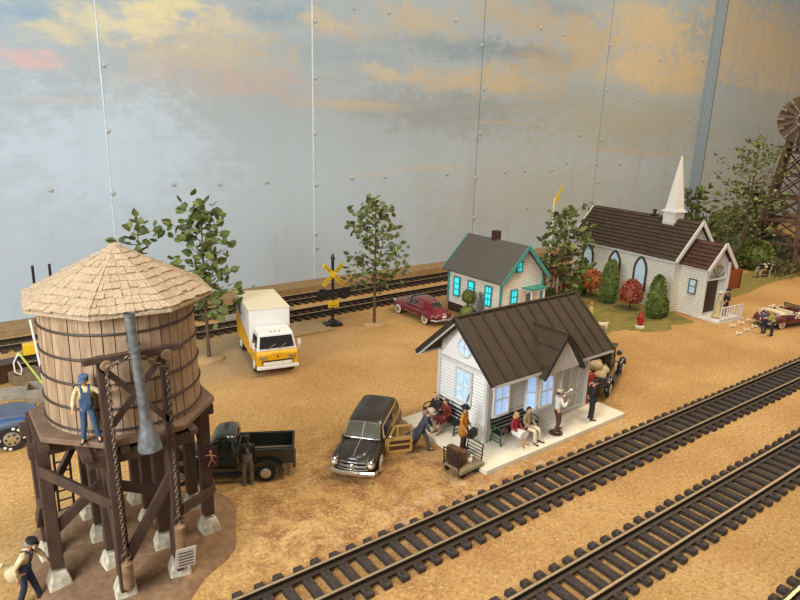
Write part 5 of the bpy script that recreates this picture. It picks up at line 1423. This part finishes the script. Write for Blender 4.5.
mb = MB(); mb.ell((0, 0, .08), (.12, .09, .08), 12, 8); mb.ell((.12, 0, .17), (.06, .05, .06), 10, 7); mb.tube([(-.1, 0, .1), (-.17, 0, .18)], .015, 5)
for x in (-.06, .07):
    for y in (-.05, .05): mb.tube([(x, y, .08), (x, y, 0)], .018, 5)
tag(mb.build('dog', 'cow_white', None, loc=CM @ Vector((.15, -.2, .37)), rz=.5), 'tiny white dog sitting on the luggage cart bed', 'dog')
# red cooler
T = thing('drink_cooler', 'red upright drink cooler at the right end of the station', 'cooler', (21.72, 14.98, pz), 0)
MB().box((0, 0, .62), (.5, .5, 1.24)).build('cabinet', 'red_paint', T, bevel=.05, smooth=False)
MB().box((0, 0, 1.27), (.44, .46, .06)).build('lid', 'red_paint', T, bevel=.02, smooth=False)
MB().box((0, -.26, .8), (.3, .02, .3)).build('front_panel', 'white', T, smooth=False)

# ================================================================ railway crossing signal
T = thing('crossing_signal', 'black railroad crossing post with yellow crossbuck and lamps', 'railroad signal', (18.35, 30.35, 0), D(-12))
mb = MB(); mb.box((0, 0, .09), (1.0, .7, .18)); mb.box((0, 0, .26), (.5, .42, .2), taper=.7); mb.build('base', 'black', T, bevel=.02, smooth=False)
mb = MB(); mb.tube([(0, 0, .3), (0, 0, 3.95)], .085, 10); mb.lathe([(.1, 3.95), (.14, 4.02), (.1, 4.12), (.03, 4.3)], 12); mb.build('post', 'black', T)
for sg in (1, -1):
    a = sg * D(45); o = MB().box((0, 0, 0), (1.75, .04, .24)).build('crossbuck_board', 'sign_yellow', T, smooth=False, loc=(0, -.12 - .03*(sg > 0), 3.1)); o.rotation_euler = (0, a, 0)
    for body, xx in ((('RAIL', -.48), ('ROAD', .48)) if sg > 0 else (('CROS', -.48), ('SING', .48))):
        text(body, o, 'ink', .25, TM((xx, -.025, 0), (1, 0, 0), (0, 0, 1)))
mb = MB(); mb.tube([(-.75, -.1, 1.95), (.75, -.1, 1.95)], .05, 6); mb.build('lamp_arm', 'black', T)
for x in (-.65, .65):
    mb = MB(); mb.lathe([(.36, -.02), (.36, .02)], 20, (x, -.14, 1.95), axis='y'); mb.lathe([(.17, 0), (.19, .16), (.15, .18)], 14, (x, -.12, 1.95), axis='y'); o = mb.build('signal_lamp', 'black', T)
    MB().lathe([(.13, 0), (.02, .03)], 12, (x, -.2, 1.95), axis='y').build('lens', 'dress_red', o)
o = MB().box((0, -.14, 1.35), (.66, .03, .42)).build('track_plate', 'sign_yellow', T, smooth=False)
text('2', o, 'ink', .22, TM((0, -.16, 1.44), (1, 0, 0), (0, 0, 1))); text('TRACKS', o, 'ink', .14, TM((0, -.16, 1.25), (1, 0, 0), (0, 0, 1)))

# ================================================================ plants
def leaf(mb, p, d, size, roll, wide=.7):
    x, y, dd = frame(d); x, y = x*math.cos(roll) + y*math.sin(roll), y*math.cos(roll) - x*math.sin(roll)
    L = size; W_ = size * wide / 2; c = -y * size * .12
    q = [p, p + dd*L*.3 + x*W_, p + dd*L*.7 + x*W_*.8 + c*.5, p + dd*L + c, p + dd*L*.7 - x*W_*.8 + c*.5, p + dd*L*.3 - x*W_]
    m1 = p + dd*L*.35 - y*size*.09*-1; m2 = p + dd*L*.72 + c*.2 - y*size*.08*-1
    mb.add(q + [m1, m2], ((0, 1, 6), (1, 2, 7, 6), (2, 3, 7), (3, 4, 7), (4, 5, 6, 7), (5, 0, 6)))
def sapling(label, loc, h, trunk_h, radius, nb, leafsize, seed, lm='leaf', base=True, lean=(0, 0), group=None, lpb=14, name='sapling_tree', shape=1.0):
    rnd = random.Random(seed); T = thing(name, label, 'tree', loc, group=group)
    tp = Vector((lean[0], lean[1], h)); mbt = MB(); fol = MB()
    mid = Vector((lean[0]*.3 + rnd.uniform(-.05, .05), lean[1]*.3, h*.45))
    pts = [Vector((0, 0, 0)), mid*.5, mid, mid.lerp(tp, .5), tp]; mbt.tube(pts, [.1*h/7, .08*h/7, .06*h/7, .04*h/7, .015], 8); mbt.build('trunk', 'bark', T)
    br = MB()
    def along(t):
        t = max(0, min(.999, t)); k = t * 4; i = int(k); return pts[i].lerp(pts[i+1], k - i)
    for i in range(nb):
        t = trunk_h/h + (1 - trunk_h/h) * (i + .5*rnd.random()) / nb; p = along(t); a = i*2.4 + rnd.uniform(-.4, .4)
        f = 1 - (t - trunk_h/h) / (1 - trunk_h/h); r = radius * (.25 + .75 * math.sin(min(1, f*1.25 + .15) * PI * .55) ** shape) * rnd.uniform(.7, 1.1)
        e = p + Vector((math.cos(a)*r, math.sin(a)*r, r * rnd.uniform(.15, .75)))
        m = (p + e)/2 + Vector((0, 0, -.06*r)); br.tube([p, m, e], [.03, .022, .008], 5)
        for k in range(lpb):
            q = (p.lerp(e, .25 + .75*k/lpb)) + Vector((rnd.gauss(0, 1), rnd.gauss(0, 1), rnd.gauss(0, 1))) * leafsize * .55
            d = Vector((rnd.uniform(-1, 1), rnd.uniform(-1, 1), rnd.uniform(-.7, .5))); leaf(fol, q, d, leafsize * rnd.uniform(.7, 1.15), rnd.uniform(0, 6))
        for k in range(2): leaf(fol, e, e - p + Vector((rnd.uniform(-.3, .3), rnd.uniform(-.3, .3), 0)), leafsize, rnd.uniform(0, 6))
    for k in range(5): leaf(fol, tp, Vector((rnd.uniform(-1, 1), rnd.uniform(-1, 1), .6)), leafsize*.8, rnd.uniform(0, 6))
    br.build('branch', 'bark', T); fol.build('foliage', lm, T, angle=180)
    if base:
        n = 24; rr = [.62 + .07*math.sin(2*PI*k/n*3 + seed) for k in range(n)]
        MB().loft([[Vector((rr[k]*f*math.cos(2*PI*k/n)*1.1, rr[k]*f*math.sin(2*PI*k/n), z)) for k in range(n)] for f, z in ((1, 0), (.98, .1), (.85, .15), (.2, .17))]).build('root_disc', 'stone_base', T)
    return T
sapling('leafy green sapling right behind the water tower on a round tan base', (10.3, 28.8, 0), 7.6, 2.2, 1.5, 24, .52, 3, lpb=12)
sapling('bushy green sapling between the crossing signal and the dark red fastback', (20.45, 29.1, 0), 7.2, 2.3, 1.75, 26, .4, 11, lm='leaf', lpb=15)
g3 = G(558, 307); sapling('green sapling between the cottage and the chapel', (g3.x, g3.y, 0), 6.3, 1.5, 1.9, 24, .5, 5, lm='leaf', base=False, lpb=12)
g4 = G(150, 352); sapling('thin sapling whose top shows just above the peak of the tower roof', (7.6, 29.5, 0), 6.9, 3.0, 1.3, 12, .5, 8, base=True, lpb=7)
g5 = G(742, 268); sapling('tall airy pale green tree between the chapel and the windmill', (58.0, 25.6, 0), 10.6, 3.2, 3.3, 44, .36, 21, lm='leaf_fine', base=False, lpb=18, name='airy_tree')
sapling('small leafy shrub tree just behind the spire end of the chapel roof', (66, 34.5, 0), 5.6, 1, 2.2, 14, .8, 23, lm='leaf', base=False, lpb=10)
sapling('leafy shrub tree at the left foot of the windmill', (62.8, 27.2, 0), 6.0, .8, 2.6, 18, .7, 29, lm='leaf', base=False, lpb=12)

def topiary(label, loc, prof, m, leafsize, seed, n=500, trunk=.3, cat='shrub', name='topiary', group=None):
    """prof: (radius, z)"""
    rnd = random.Random(seed); T = thing(name, label, cat, loc, group=group)
    mb = MB(); mb.tube([(0, 0, 0), (0, 0, trunk + .2)], .07, 8); mb.build('trunk', 'bark', T)
    mb = MB(); mb.lathe([(r*.88, z) for r, z in prof], 18); core = mb
    zs = [z for _, z in prof]
    for _ in range(n):
        i = rnd.randrange(len(prof) - 1); t = rnd.random(); r = prof[i][0] + (prof[i+1][0] - prof[i][0])*t; z = prof[i][1] + (prof[i+1][1] - prof[i][1])*t; a = rnd.uniform(0, 2*PI)
        p = Vector((r*.9*math.cos(a), r*.9*math.sin(a), z)); leaf(mb, p, Vector((math.cos(a), math.sin(a), rnd.uniform(-.5, .9))) + Vector((rnd.gauss(0, .5), rnd.gauss(0, .5), 0)), leafsize*rnd.uniform(.7, 1.2), rnd.uniform(0, 6))
    mb.build('foliage', m, T, angle=180)
    return T
cone = lambda r, z0, h: [(r*.5, z0), (r*.85, z0 + h*.08), (r, z0 + h*.25), (r*.95, z0 + h*.5), (r*.75, z0 + h*.75), (r*.45, z0 + h*.92), (r*.05, z0 + h)]
def shrub_at(px, py, label, r, h, m, n, seed, z0=.1, ls=.16, name='topiary'):
    g_ = G(px, py); return topiary(label, (g_.x, g_.y, 0), cone(r, z0, h), m, ls, seed, n, z0, name=name)
shrub_at(607.5, 303, 'tall rounded green topiary between the two coloured little trees at the chapel wall', .62, 2.95, 'leaf_box', 800, 1)
shrub_at(654, 318, 'tall rounded green topiary nearest the chapel corner, beside the hydrant', .6, 2.7, 'leaf_box', 800, 2)
shrub_at(581, 293, 'slim green topiary half hiding the far left chapel window', .45, 2.5, 'leaf_box', 500, 3)
shrub_at(575.5, 296, 'low dark green cone shrub leftmost along the chapel wall', .55, 1.6, 'leaf_box', 400, 4)
shrub_at(660, 316.5, 'short green bush tucked behind the topiary at the chapel corner', .45, 1.3, 'leaf_box', 300, 5)
g_ = G(590, 297); topiary('little orange autumn tree between the chapel topiaries', (g_.x, g_.y, 0), cone(.72, .75, 1.15), 'leaf_orange', .24, 6, 400, .8, 'tree', 'autumn_tree')
g_ = G(629, 310); topiary('little rust red autumn tree below the nearest chapel window', (g_.x, g_.y, 0), cone(.66, .6, 1.4), 'leaf_rust', .24, 7, 460, .7, 'tree', 'autumn_tree')
g_ = G(554, 307); topiary('small rusty bush between the cottage and the chapel', (36.2, 28.2, 0), cone(.6, .4, 1.3), 'leaf_rust', .26, 9, 300, .5, 'shrub', 'bush')
sph = lambda r, z: [(r*math.sin(t), z - r*math.cos(t)) for t in [PI*(k/9) for k in range(1, 9)]]
T = topiary('dark green two-ball topiary in front of the cottage side wall', (25.75, 26.75, 0), sph(.42, 1.55), 'leaf_box', .1, 12, 300, 1.3)
mb = MB(); mb.lathe([(r*.92, z) for r, z in sph(.5, .5)], 16); mb.build('lower_ball', 'leaf_box', T)
g_ = G(549, 301); topiary('small round green bush beside the cottage porch', (g_.x, g_.y, 0), sph(.5, .5), 'leaf_box', .12, 13, 260, .1)

# scrub around the windmill: uncountable undergrowth
rnd = random.Random(4); mb = MB()
for px, py, w_, n_ in ((700, 262, 22, 0), (762, 262, 40, 900), (785, 270, 30, 700), (735, 262, 26, 600), (748, 250, 26, 600), (790, 252, 22, 500), (715, 246, 18, 300)):
    for _ in range(n_):
        p = G(px + rnd.gauss(0, w_*.4), py + rnd.gauss(0, 4)); p.z = rnd.uniform(0, .9); leaf(mb, p, Vector((rnd.uniform(-1, 1), rnd.uniform(-1, 1), rnd.uniform(0, 1.4))), rnd.uniform(.25, .6), rnd.uniform(0, 6), .5)
o = mb.build('undergrowth', 'scrub', None, angle=180); tag(o, 'olive brown scrubby undergrowth around the cow and windmill feet', 'plants', kind='stuff')
for k, (px, py, r, h, lb) in enumerate(((738, 262, 1.9, 3.4, 'dense yellow-green bush right behind the chapel porch roof'), (754, 268, 1.6, 2.4, 'low green bush left of the cow'), (774, 262, 1.5, 2.2, 'dark olive bush behind the cow'), (726, 244, 2.4, 3.8, 'dark leafy bush beyond the vestibule roof'), (792, 266, 1.4, 1.6, 'low olive bush right of the cow at the picture edge'))):
    g_ = G(px, py); topiary(lb, (g_.x, g_.y, 0), cone(r, .0, h), 'leaf_fine' if k != 1 else 'leaf_box', .42, 30 + k, 420, .1, 'shrub', 'bush')

# lawns
def patch(name, pts, m, label, cat, h=.03, seed=0, kind='stuff'):
    rnd = random.Random(seed); q = []
    n = len(pts)
    for i in range(n):
        a, b = Vector(pts[i]), Vector(pts[(i+1) % n])
        for t in range(6): p = a.lerp(b, t/6); q.append(p + Vector((rnd.gauss(0, .12), rnd.gauss(0, .12), 0)))
    c = sum(q, Vector((0, 0, 0))) / len(q)
    mb = MB(); mb.loft([[p for p in q], [c + (p - c)*.97 + Vector((0, 0, h)) for p in q]])
    o = mb.build(name, m, None, smooth=False); return tag(o, label, cat, kind=kind)
patch('lawn', [G(556, 316), G(598, 333), G(628, 330), G(655, 332), G(696, 321), G(664, 308), G(575, 276), G(545, 300)], 'grass', 'patchy green lawn along the chapel side wall', 'grass', seed=2)
patch('lawn', [G(730, 300), G(775, 281), G(800, 276), G(800, 262), G(760, 264), G(722, 286)], 'grass', 'strip of green turf between the porch and the cow', 'grass', seed=3)

# fence behind the cottage
T = thing('picket_fence', 'short white picket fence behind the cottage porch', 'fence', (33.4, 28.2, 0), -.3)
mb = MB(); mb.box((0, 0, .35), (4.6, .05, .09)); mb.box((0, 0, 1.0), (4.6, .05, .09)); mb.build('fence_rail', 'white', T, smooth=False)
for i in range(15):
    mb = MB(); mb.prism([(-.06, 0, 0), (.06, 0, 0), (.06, 0, 1.3), (0, 0, 1.45), (-.06, 0, 1.3)], (0, .04, 0)); mb.build('picket', 'white', T, smooth=False, loc=(-2.2 + i*.315, -.06, 0))
# yellow pennant behind the sapling
T = thing('pennant_pole', 'tall white pole with a yellow pennant behind the middle sapling', 'flag', (37.6, 30.5, 0))
MB().tube([(0, 0, 0), (0, 0, 6.6)], .05, 8).build('pole', 'white', T)
MB().loft([[Vector((0, -.02, 5.6)), Vector((0, .02, 5.6)), Vector((0, .02, 6.5)), Vector((0, -.02, 6.5))], [Vector((.55, -.02, 6.7)), Vector((.55, .02, 6.7)), Vector((.55, .02, 7.2)), Vector((.55, -.02, 7.2))], [Vector((.9, -.02, 7.6)), Vector((.9, .02, 7.6)), Vector((.9, .02, 7.66)), Vector((.9, -.02, 7.66))]]).build('pennant', 'sign_yellow', T)

# hydrant
g_ = G(639.5, 328); T = thing('fire_hydrant', 'small red fire hydrant on a white foot on the chapel lawn', 'hydrant', (g_.x, g_.y, 0.02))
MB().lathe([(.28, 0), (.28, .12), (.2, .16)], 14).build('foot', 'white', T)
mb = MB(); mb.lathe([(.16, .14), (.16, .62), (.2, .64), (.2, .7), (.15, .72), (.13, .86), (.06, .95), (.05, 1.02)], 14)
for sd in (-1, 1): mb.lathe([(.08, 0), (.08, .14 * sd + .1*sd)], 10, (0, 0, .5), axis='y')
mb.build('barrel', 'red_paint', T)

# cow
def cow(label, loc, rz, s=1):
    T = thing('cow', label, 'cow', loc, rz, s)
    n = ['b0', 'b1', 'b2', 'b3', 'n1', 'h1', 'h2', 'fl1', 'fl2', 'fl3', 'fr1', 'fr2', 'fr3', 'hl1', 'hl2', 'hl3', 'hr1', 'hr2', 'hr3', 't1', 't2']
    P = dict(b0=(-.75, 0, 1.15), b1=(-.3, 0, 1.08), b2=(.3, 0, 1.06), b3=(.65, 0, 1.12), n1=(.95, 0, 1.2), h1=(1.2, 0, 1.25), h2=(1.45, 0, 1.05), fl1=(.6, .2, .8), fl2=(.62, .2, .45), fl3=(.6, .2, .05), fr1=(.6, -.2, .8), fr2=(.7, -.2, .45), fr3=(.66, -.2, .05),
             hl1=(-.72, .2, .85), hl2=(-.88, .2, .48), hl3=(-.8, .2, .05), hr1=(-.7, -.2, .85), hr2=(-.8, -.2, .48), hr3=(-.7, -.2, .05), t1=(-1.0, 0, 1.1), t2=(-1.05, 0, .6))
    r = dict(b0=.28, b1=.36, b2=.37, b3=.3, n1=.19, h1=.15, h2=.09, fl1=.13, fl2=.07, fl3=.06, fr1=.13, fr2=.07, fr3=.06, hl1=.17, hl2=.075, hl3=.06, hr1=.17, hr2=.075, hr3=.06, t1=.03, t2=.025)
    E = [('b0', 'b1'), ('b1', 'b2'), ('b2', 'b3'), ('b3', 'n1'), ('n1', 'h1'), ('h1', 'h2'), ('b3', 'fl1'), ('fl1', 'fl2'), ('fl2', 'fl3'), ('b3', 'fr1'), ('fr1', 'fr2'), ('fr2', 'fr3'), ('b0', 'hl1'), ('hl1', 'hl2'), ('hl2', 'hl3'), ('b0', 'hr1'), ('hr1', 'hr2'), ('hr2', 'hr3'), ('b0', 't1'), ('t1', 't2')]
    i = {k: a for a, k in enumerate(n)}
    vs, fs = skin_mesh([P[k] for k in n], [(i[a], i[b]) for a, b in E], [r[k] for k in n], 1)
    mb = MB(); black = [((-.55, .2, 1.2), .36), ((.2, -.3, 1.15), .32), ((.75, 0, 1.3), .27), ((1.25, .0, 1.25), .14), ((-.7, -.2, 1.1), .25), ((.1, .3, 1.1), .28)]
    for f in fs:
        c = sum((vs[k] for k in f), Vector((0, 0, 0))) / len(f); mi = 1 if any((c - Vector(p)).length < q for p, q in black) else 0
        mb.add([vs[k] for k in f], [tuple(range(len(f)))], mi)
    for sd in (-1, 1): mb.ell((1.12, sd*.2, 1.34), (.04, .12, .05), 8, 6, mi=1)
    mb.ell((-.45, 0, .72), (.14, .12, .1), 10, 7, mi=2)
    o = mb.build('body', ['cow_white', 'black', 'pink'], T, angle=180)
    bm = bmesh.new(); bm.from_mesh(o.data); bmesh.ops.remove_doubles(bm, verts=bm.verts, dist=.0005); bm.to_mesh(o.data); bm.free()
    mb = MB()
    for sd in (-1, 1): mb.tube([(1.15, sd*.1, 1.38), (1.18, sd*.18, 1.5)], [.025, .01], 6)
    mb.build('horn', 'cream', T)
    return T
g_ = G(762.5, 277.5); cow('white cow with black patches standing by the windmill scrub', (g_.x, g_.y, 0), D(-10), .88)

# windmill
wc = Vector((61.6, 24.0, 0)); T = thing('windmill', 'weathered brown farm windmill tower at the right edge', 'windmill', tuple(wc), .15)
hb, ht, Ht = 1.95, .6, 11.6
for a in (-1, 1):
    for b in (-1, 1): MB().beam((a*hb, b*hb, 0), (a*ht, b*ht, Ht), .3, .3).build('tower_leg', 'weathered', T, smooth=False)
for k in range(6):
    z0, z1 = .4 + k*1.95, .4 + (k+1)*1.95; w0 = hb + (ht-hb)*z0/Ht; w1 = hb + (ht-hb)*min(1, z1/Ht)
    mb = MB()
    for a, b, c, d in ((-1, -1, 1, -1), (1, -1, 1, 1), (1, 1, -1, 1), (-1, 1, -1, -1)):
        mb.beam((a*w0*1.08, b*w0*1.08, z0), (c*w0*1.08, d*w0*1.08, z0), .16, .24); 
    mb.build('girt', 'weathered', T, smooth=False)
    if k < 5:
        mb = MB()
        for a, b, c, d in ((-1, -1, 1, -1), (1, -1, 1, 1), (1, 1, -1, 1), (-1, 1, -1, -1)):
            mb.beam((a*w0, b*w0, z0), (c*w1, d*w1, z1), .12, .12); mb.beam((c*w0, d*w0, z0), (a*w1, b*w1, z1), .12, .12)
        mb.build('cross_brace', 'weathered', T, smooth=False)
mb = MB(); mb.box((0, 0, 10.6), (2.6, 2.6, .18)); mb.build('platform', 'weathered', T, smooth=False)
mb = MB(); mb.tube([(0, 0, 10), (0, 0, 12.9)], .14, 8); mb.build('mast', 'rusty', T)
hr = -1.25; HR = rotz(hr); hubp = Vector((-.6, -.25, 12.9)); mb = MB(); mb.beam(hubp + HR @ Vector((0, -.25, 0)), hubp + HR @ Vector((0, .3, 0)), .5, .5); mb.box((0, .0, 12.9), (1.1, .5, .5)); mb.build('gear_box', 'rusty', T)
nB = 14; bo = None
for k in range(nB):
    a = 2*PI*k/nB
    if bo is None:
        mb = MB(); mb.prism([(-.1, 0, .7), (.1, .05, .7), (.36, .2, 2.0), (-.36, -.16, 2.0)], (.02, -.05, 0)); bo = mb.build('blade', 'blade', T, smooth=False, loc=hubp); q = bo
    else: q = bo.copy(); COL.objects.link(q); q.parent = T; q.location = hubp
    q.rotation_euler = (0, a, hr)
for rr in (.7, 1.5):
    mb = MB(); mb.tube([hubp + HR @ Vector((rr*math.cos(t), .06, rr*math.sin(t))) for t in [2*PI*i/32 for i in range(33)]], .035, 5, caps=False); mb.build('wheel_ring', 'rusty', T)
mb = MB()
for k in range(9): a = 2*PI*k/9; mb.tube([hubp, hubp + HR @ Vector((1.8*math.cos(a), .05, 2.0*math.sin(a)))], .03, 5)
mb.build('spoke', 'rusty', T)
mb = MB(); mb.tube([(0, 0, 12.9), (2.2, 1.4, 12.9)], .06, 6); mb.prism([(2.0, 1.2, 12.4), (3.8, 2.3, 12.0), (3.8, 2.3, 13.8), (2.0, 1.2, 13.4)], (.04, -.05, 0)); mb.build('tail_vane', 'blade', T, smooth=False)
g_ = G(780, 266); T = thing('shed', 'rusty brown low shed below the windmill', 'shed', (67.2, 27.6, 0), -.4)
mb = MB(); mb.box((0, 0, 1.0), (3.6, 2.2, 2.0)); 
for i in range(13): mb.box((-1.75 + i*.29, -1.12, 1.0), (.2, .04, 1.98))
mb.build('wall', 'rusty', T, smooth=False)
MB().box((0, 0, 2.06), (4.0, 2.6, .12), R=Matrix.Rotation(.04, 3, 'X')).build('roof', 'rusty', T, smooth=False)
# orange crate by the porch
T = thing('wooden_crate', 'orange-brown board crate just right of the chapel porch', 'crate', (48.8, 22.3, 0), -.12, .85)
mb = MB()
for i in range(5): mb.box((0, -.62, .2 + i*.36), (2.3, .06, .34)); mb.box((0, .62, .2 + i*.36), (2.3, .06, .34)); mb.box((-1.12, 0, .2 + i*.36), (.06, 1.2, .34)); mb.box((1.12, 0, .2 + i*.36), (.06, 1.2, .34))
mb.box((0, 0, .1), (2.2, 1.2, .1)); mb.build('slats', 'crate_wood', T, smooth=False)
for x in (-1.15, 1.15):
    for y in (-.65, .65): MB().box((x, y, .92), (.12, .12, 1.86)).build('corner_post', 'bark', T, smooth=False)
g_ = G(733, 262)
T = thing('covered_wagon', 'dark blue-black covered trailer behind the chapel vestibule roof', 'trailer', (52.2, 25.6, 0), .2, .85)
mb = MB(); mb.loft([sec(x, .95, .5, z, 3) for x, z in ((-1.9, 1.9), (-1.7, 2.5), (1.7, 2.5), (1.9, 1.9))]); mb.build('tarp', 'tarp_blue', T, angle=60)
for x in (-1.1, 1.1):
    for y in (-.85, .85): wheel(T, x, y, .45, .2, None, 'cream')

# string of cans behind the convertible
for k, (pa, pb) in enumerate((((752, 320), (729, 328)), ((757, 326), (735, 336)))):
    a, b = G(*pa), G(*pb); mb = MB(); pts = [a.lerp(b, t/6) + Vector((.1*math.sin(t*2.0), 0, .04)) for t in range(7)]; mb.tube(pts, .03, 5)
    o = mb.build('ribbon_string', 'ribbon', None); tag(o, ('upper' if k == 0 else 'lower') + ' cream streamer trailing on the ground behind the convertible', 'ribbon', 'streamers behind the wedding car')
    for t in (1, 3, 5):
        p = pts[t]; mb = MB()
        for q in range(5):
            aa = q*1.26; mb.tube([p, p + Vector((.2*math.cos(aa), .2*math.sin(aa), .06 + .05*(q % 2)))], [.02, .05], 5)
        mb.build('bow', 'ribbon', o)

# lying white dog behind the station
g_ = G(600, 331); T = thing('dog', 'white dog with a black head beyond the station roof', 'dog', (g_.x, g_.y, 0), D(160), .9)
vs, fs = skin_mesh([(0, 0, .45), (.4, 0, .48), (.65, 0, .62), (.85, 0, .6), (-.35, 0, .42), (.4, .12, .25), (.42, .12, .03), (.4, -.12, .25), (.42, -.12, .03), (-.38, .12, .25), (-.36, .12, .03), (-.38, -.12, .25), (-.36, -.12, .03), (-.6, 0, .6)],
    [(0, 1), (1, 2), (2, 3), (0, 4), (1, 5), (5, 6), (1, 7), (7, 8), (4, 9), (9, 10), (4, 11), (11, 12), (4, 13)], [.18, .19, .13, .07, .15, .07, .04, .07, .04, .08, .04, .08, .04, .02])
mb = MB(); mb.add(vs, fs); mb.build('body', 'cow_white', T, angle=180)
mb = MB(); mb.ell((.72, 0, .66), (.14, .12, .13), 12, 8); 
for sd in (-1, 1): mb.ell((.66, sd*.1, .72), (.05, .03, .1), 8, 6)
mb.build('head_patch', 'black', T)

# ================================================================ junk pile behind the tower's left side
def loose(name, mb, m, label, cat, loc, rot=(0, 0, 0), bevel=.01, **k):
    o = mb.build(name, m, None, bevel=bevel, smooth=False, loc=loc); o.rotation_euler = rot; return tag(o, label, cat, **k)
def opencrate(L, W_, h, t=.05):
    mb = MB(); mb.box((0, 0, t/2), (L, W_, t))
    for s_ in (-1, 1): mb.box((0, s_*(W_/2), h/2), (L, t, h)); mb.box((s_*(L/2), 0, h/2), (t, W_, h))
    return mb
loose('open_crate', opencrate(1.3, 1.0, .6), 'board_grey', 'open grey wooden tray nearest the deck corner of the water tower', 'crate', (3.05, 28.3, 0), (0, 0, -.2))
loose('open_crate', opencrate(1.1, .8, .5), 'cart_wood', 'open tan crate behind the grey tray left of the water tower', 'crate', (2.65, 30.6, 0), (0, 0, .3))
loose('plank_bundle', MB().box((0, 0, .12), (1.6, .9, .24)), 'board_grey', 'flat pale plank bundle above the blue truck hood', 'planks', (1.95, 29.2, 0.0), (0, 0, -.35))
mb = MB(); mb.box((0, 0, .4), (1.0, .7, .8)); mb.box((0, 0, .84), (1.1, .8, .08)); loose('wooden_box', mb, 'leather', 'dark brown wooden box in the junk pile at the left edge', 'box', (1.9, 31.2, 0), (0, 0, .2))
mb = MB(); mb.lathe([(.32, 0), (.36, .1), (.3, .35), (.34, .5), (.2, .6)], 14); o = mb.build('red_drum', 'dress_red', None, loc=(.95, 29.6, 0)); tag(o, 'small dull red drum at the left picture edge behind the blue truck', 'drum')
T = thing('white_mast', 'thin white mast with a slanting brace beside the tower tank', 'mast', (3.05, 27.7, 0), 0)
mb = MB(); mb.tube([(0, 0, 0), (-.25, .1, 3.6)], .045, 8); mb.build('pole', 'white_plastic', T)
mb = MB(); mb.tube([(-.0, .2, .6), (-.75, .2, 2.2), (-.8, .2, 2.28)], .04, 6); mb.build('brace', 'lime', T)
mb = MB(); mb.tube([(-.8, .2, 2.25), (-1.0, .2, 1.9), (-1.0, .2, 1.5), (-.8, .2, 1.35), (-.75, .2, 1.6), (-.85, .2, 1.9)], .03, 6); mb.build('hose', 'white_plastic', T)
MB().box((-.3, .3, 2.35), (.62, .35, .45)).build('winch', 'sign_yellow', T, bevel=.03, smooth=False)
# ================================================================ light
w = bpy.data.worlds.new('world'); scene.world = w; w.use_nodes = True
w.node_tree.nodes['Background'].inputs[0].default_value = (.95, .9, .82, 1); w.node_tree.nodes['Background'].inputs[1].default_value = .45
def area(name, loc, target, size, power, color, sy=None):
    l = bpy.data.lights.new(name, 'AREA'); l.energy = power; l.color = color; l.size = size
    if sy: l.shape = 'RECTANGLE'; l.size_y = sy
    o = bpy.data.objects.new(name, l); COL.objects.link(o); o.location = loc
    o.rotation_euler = (Vector(target) - Vector(loc)).to_track_quat('-Z', 'Y').to_euler()
    return o
area('daylight_window', (-20, 4, 20), (10, 28, 4), 16, 18000, (.86, .94, 1))
area('ceiling_lamp', (8, 12, 34), (8, 14, 0), 7, 4200, (1, .9, .76))
area('ceiling_lamp', (30, 12, 36), (30, 20, 0), 6, 6000, (1, .8, .55))
area('ceiling_lamp', (60, 14, 38), (60, 24, 0), 8, 9000, (1, .78, .5))
scene.view_settings.view_transform = 'Standard'; scene.view_settings.look = 'None'
scene.view_settings.exposure = 0; scene.view_settings.gamma = 1; scene.view_settings.use_curve_mapping = False
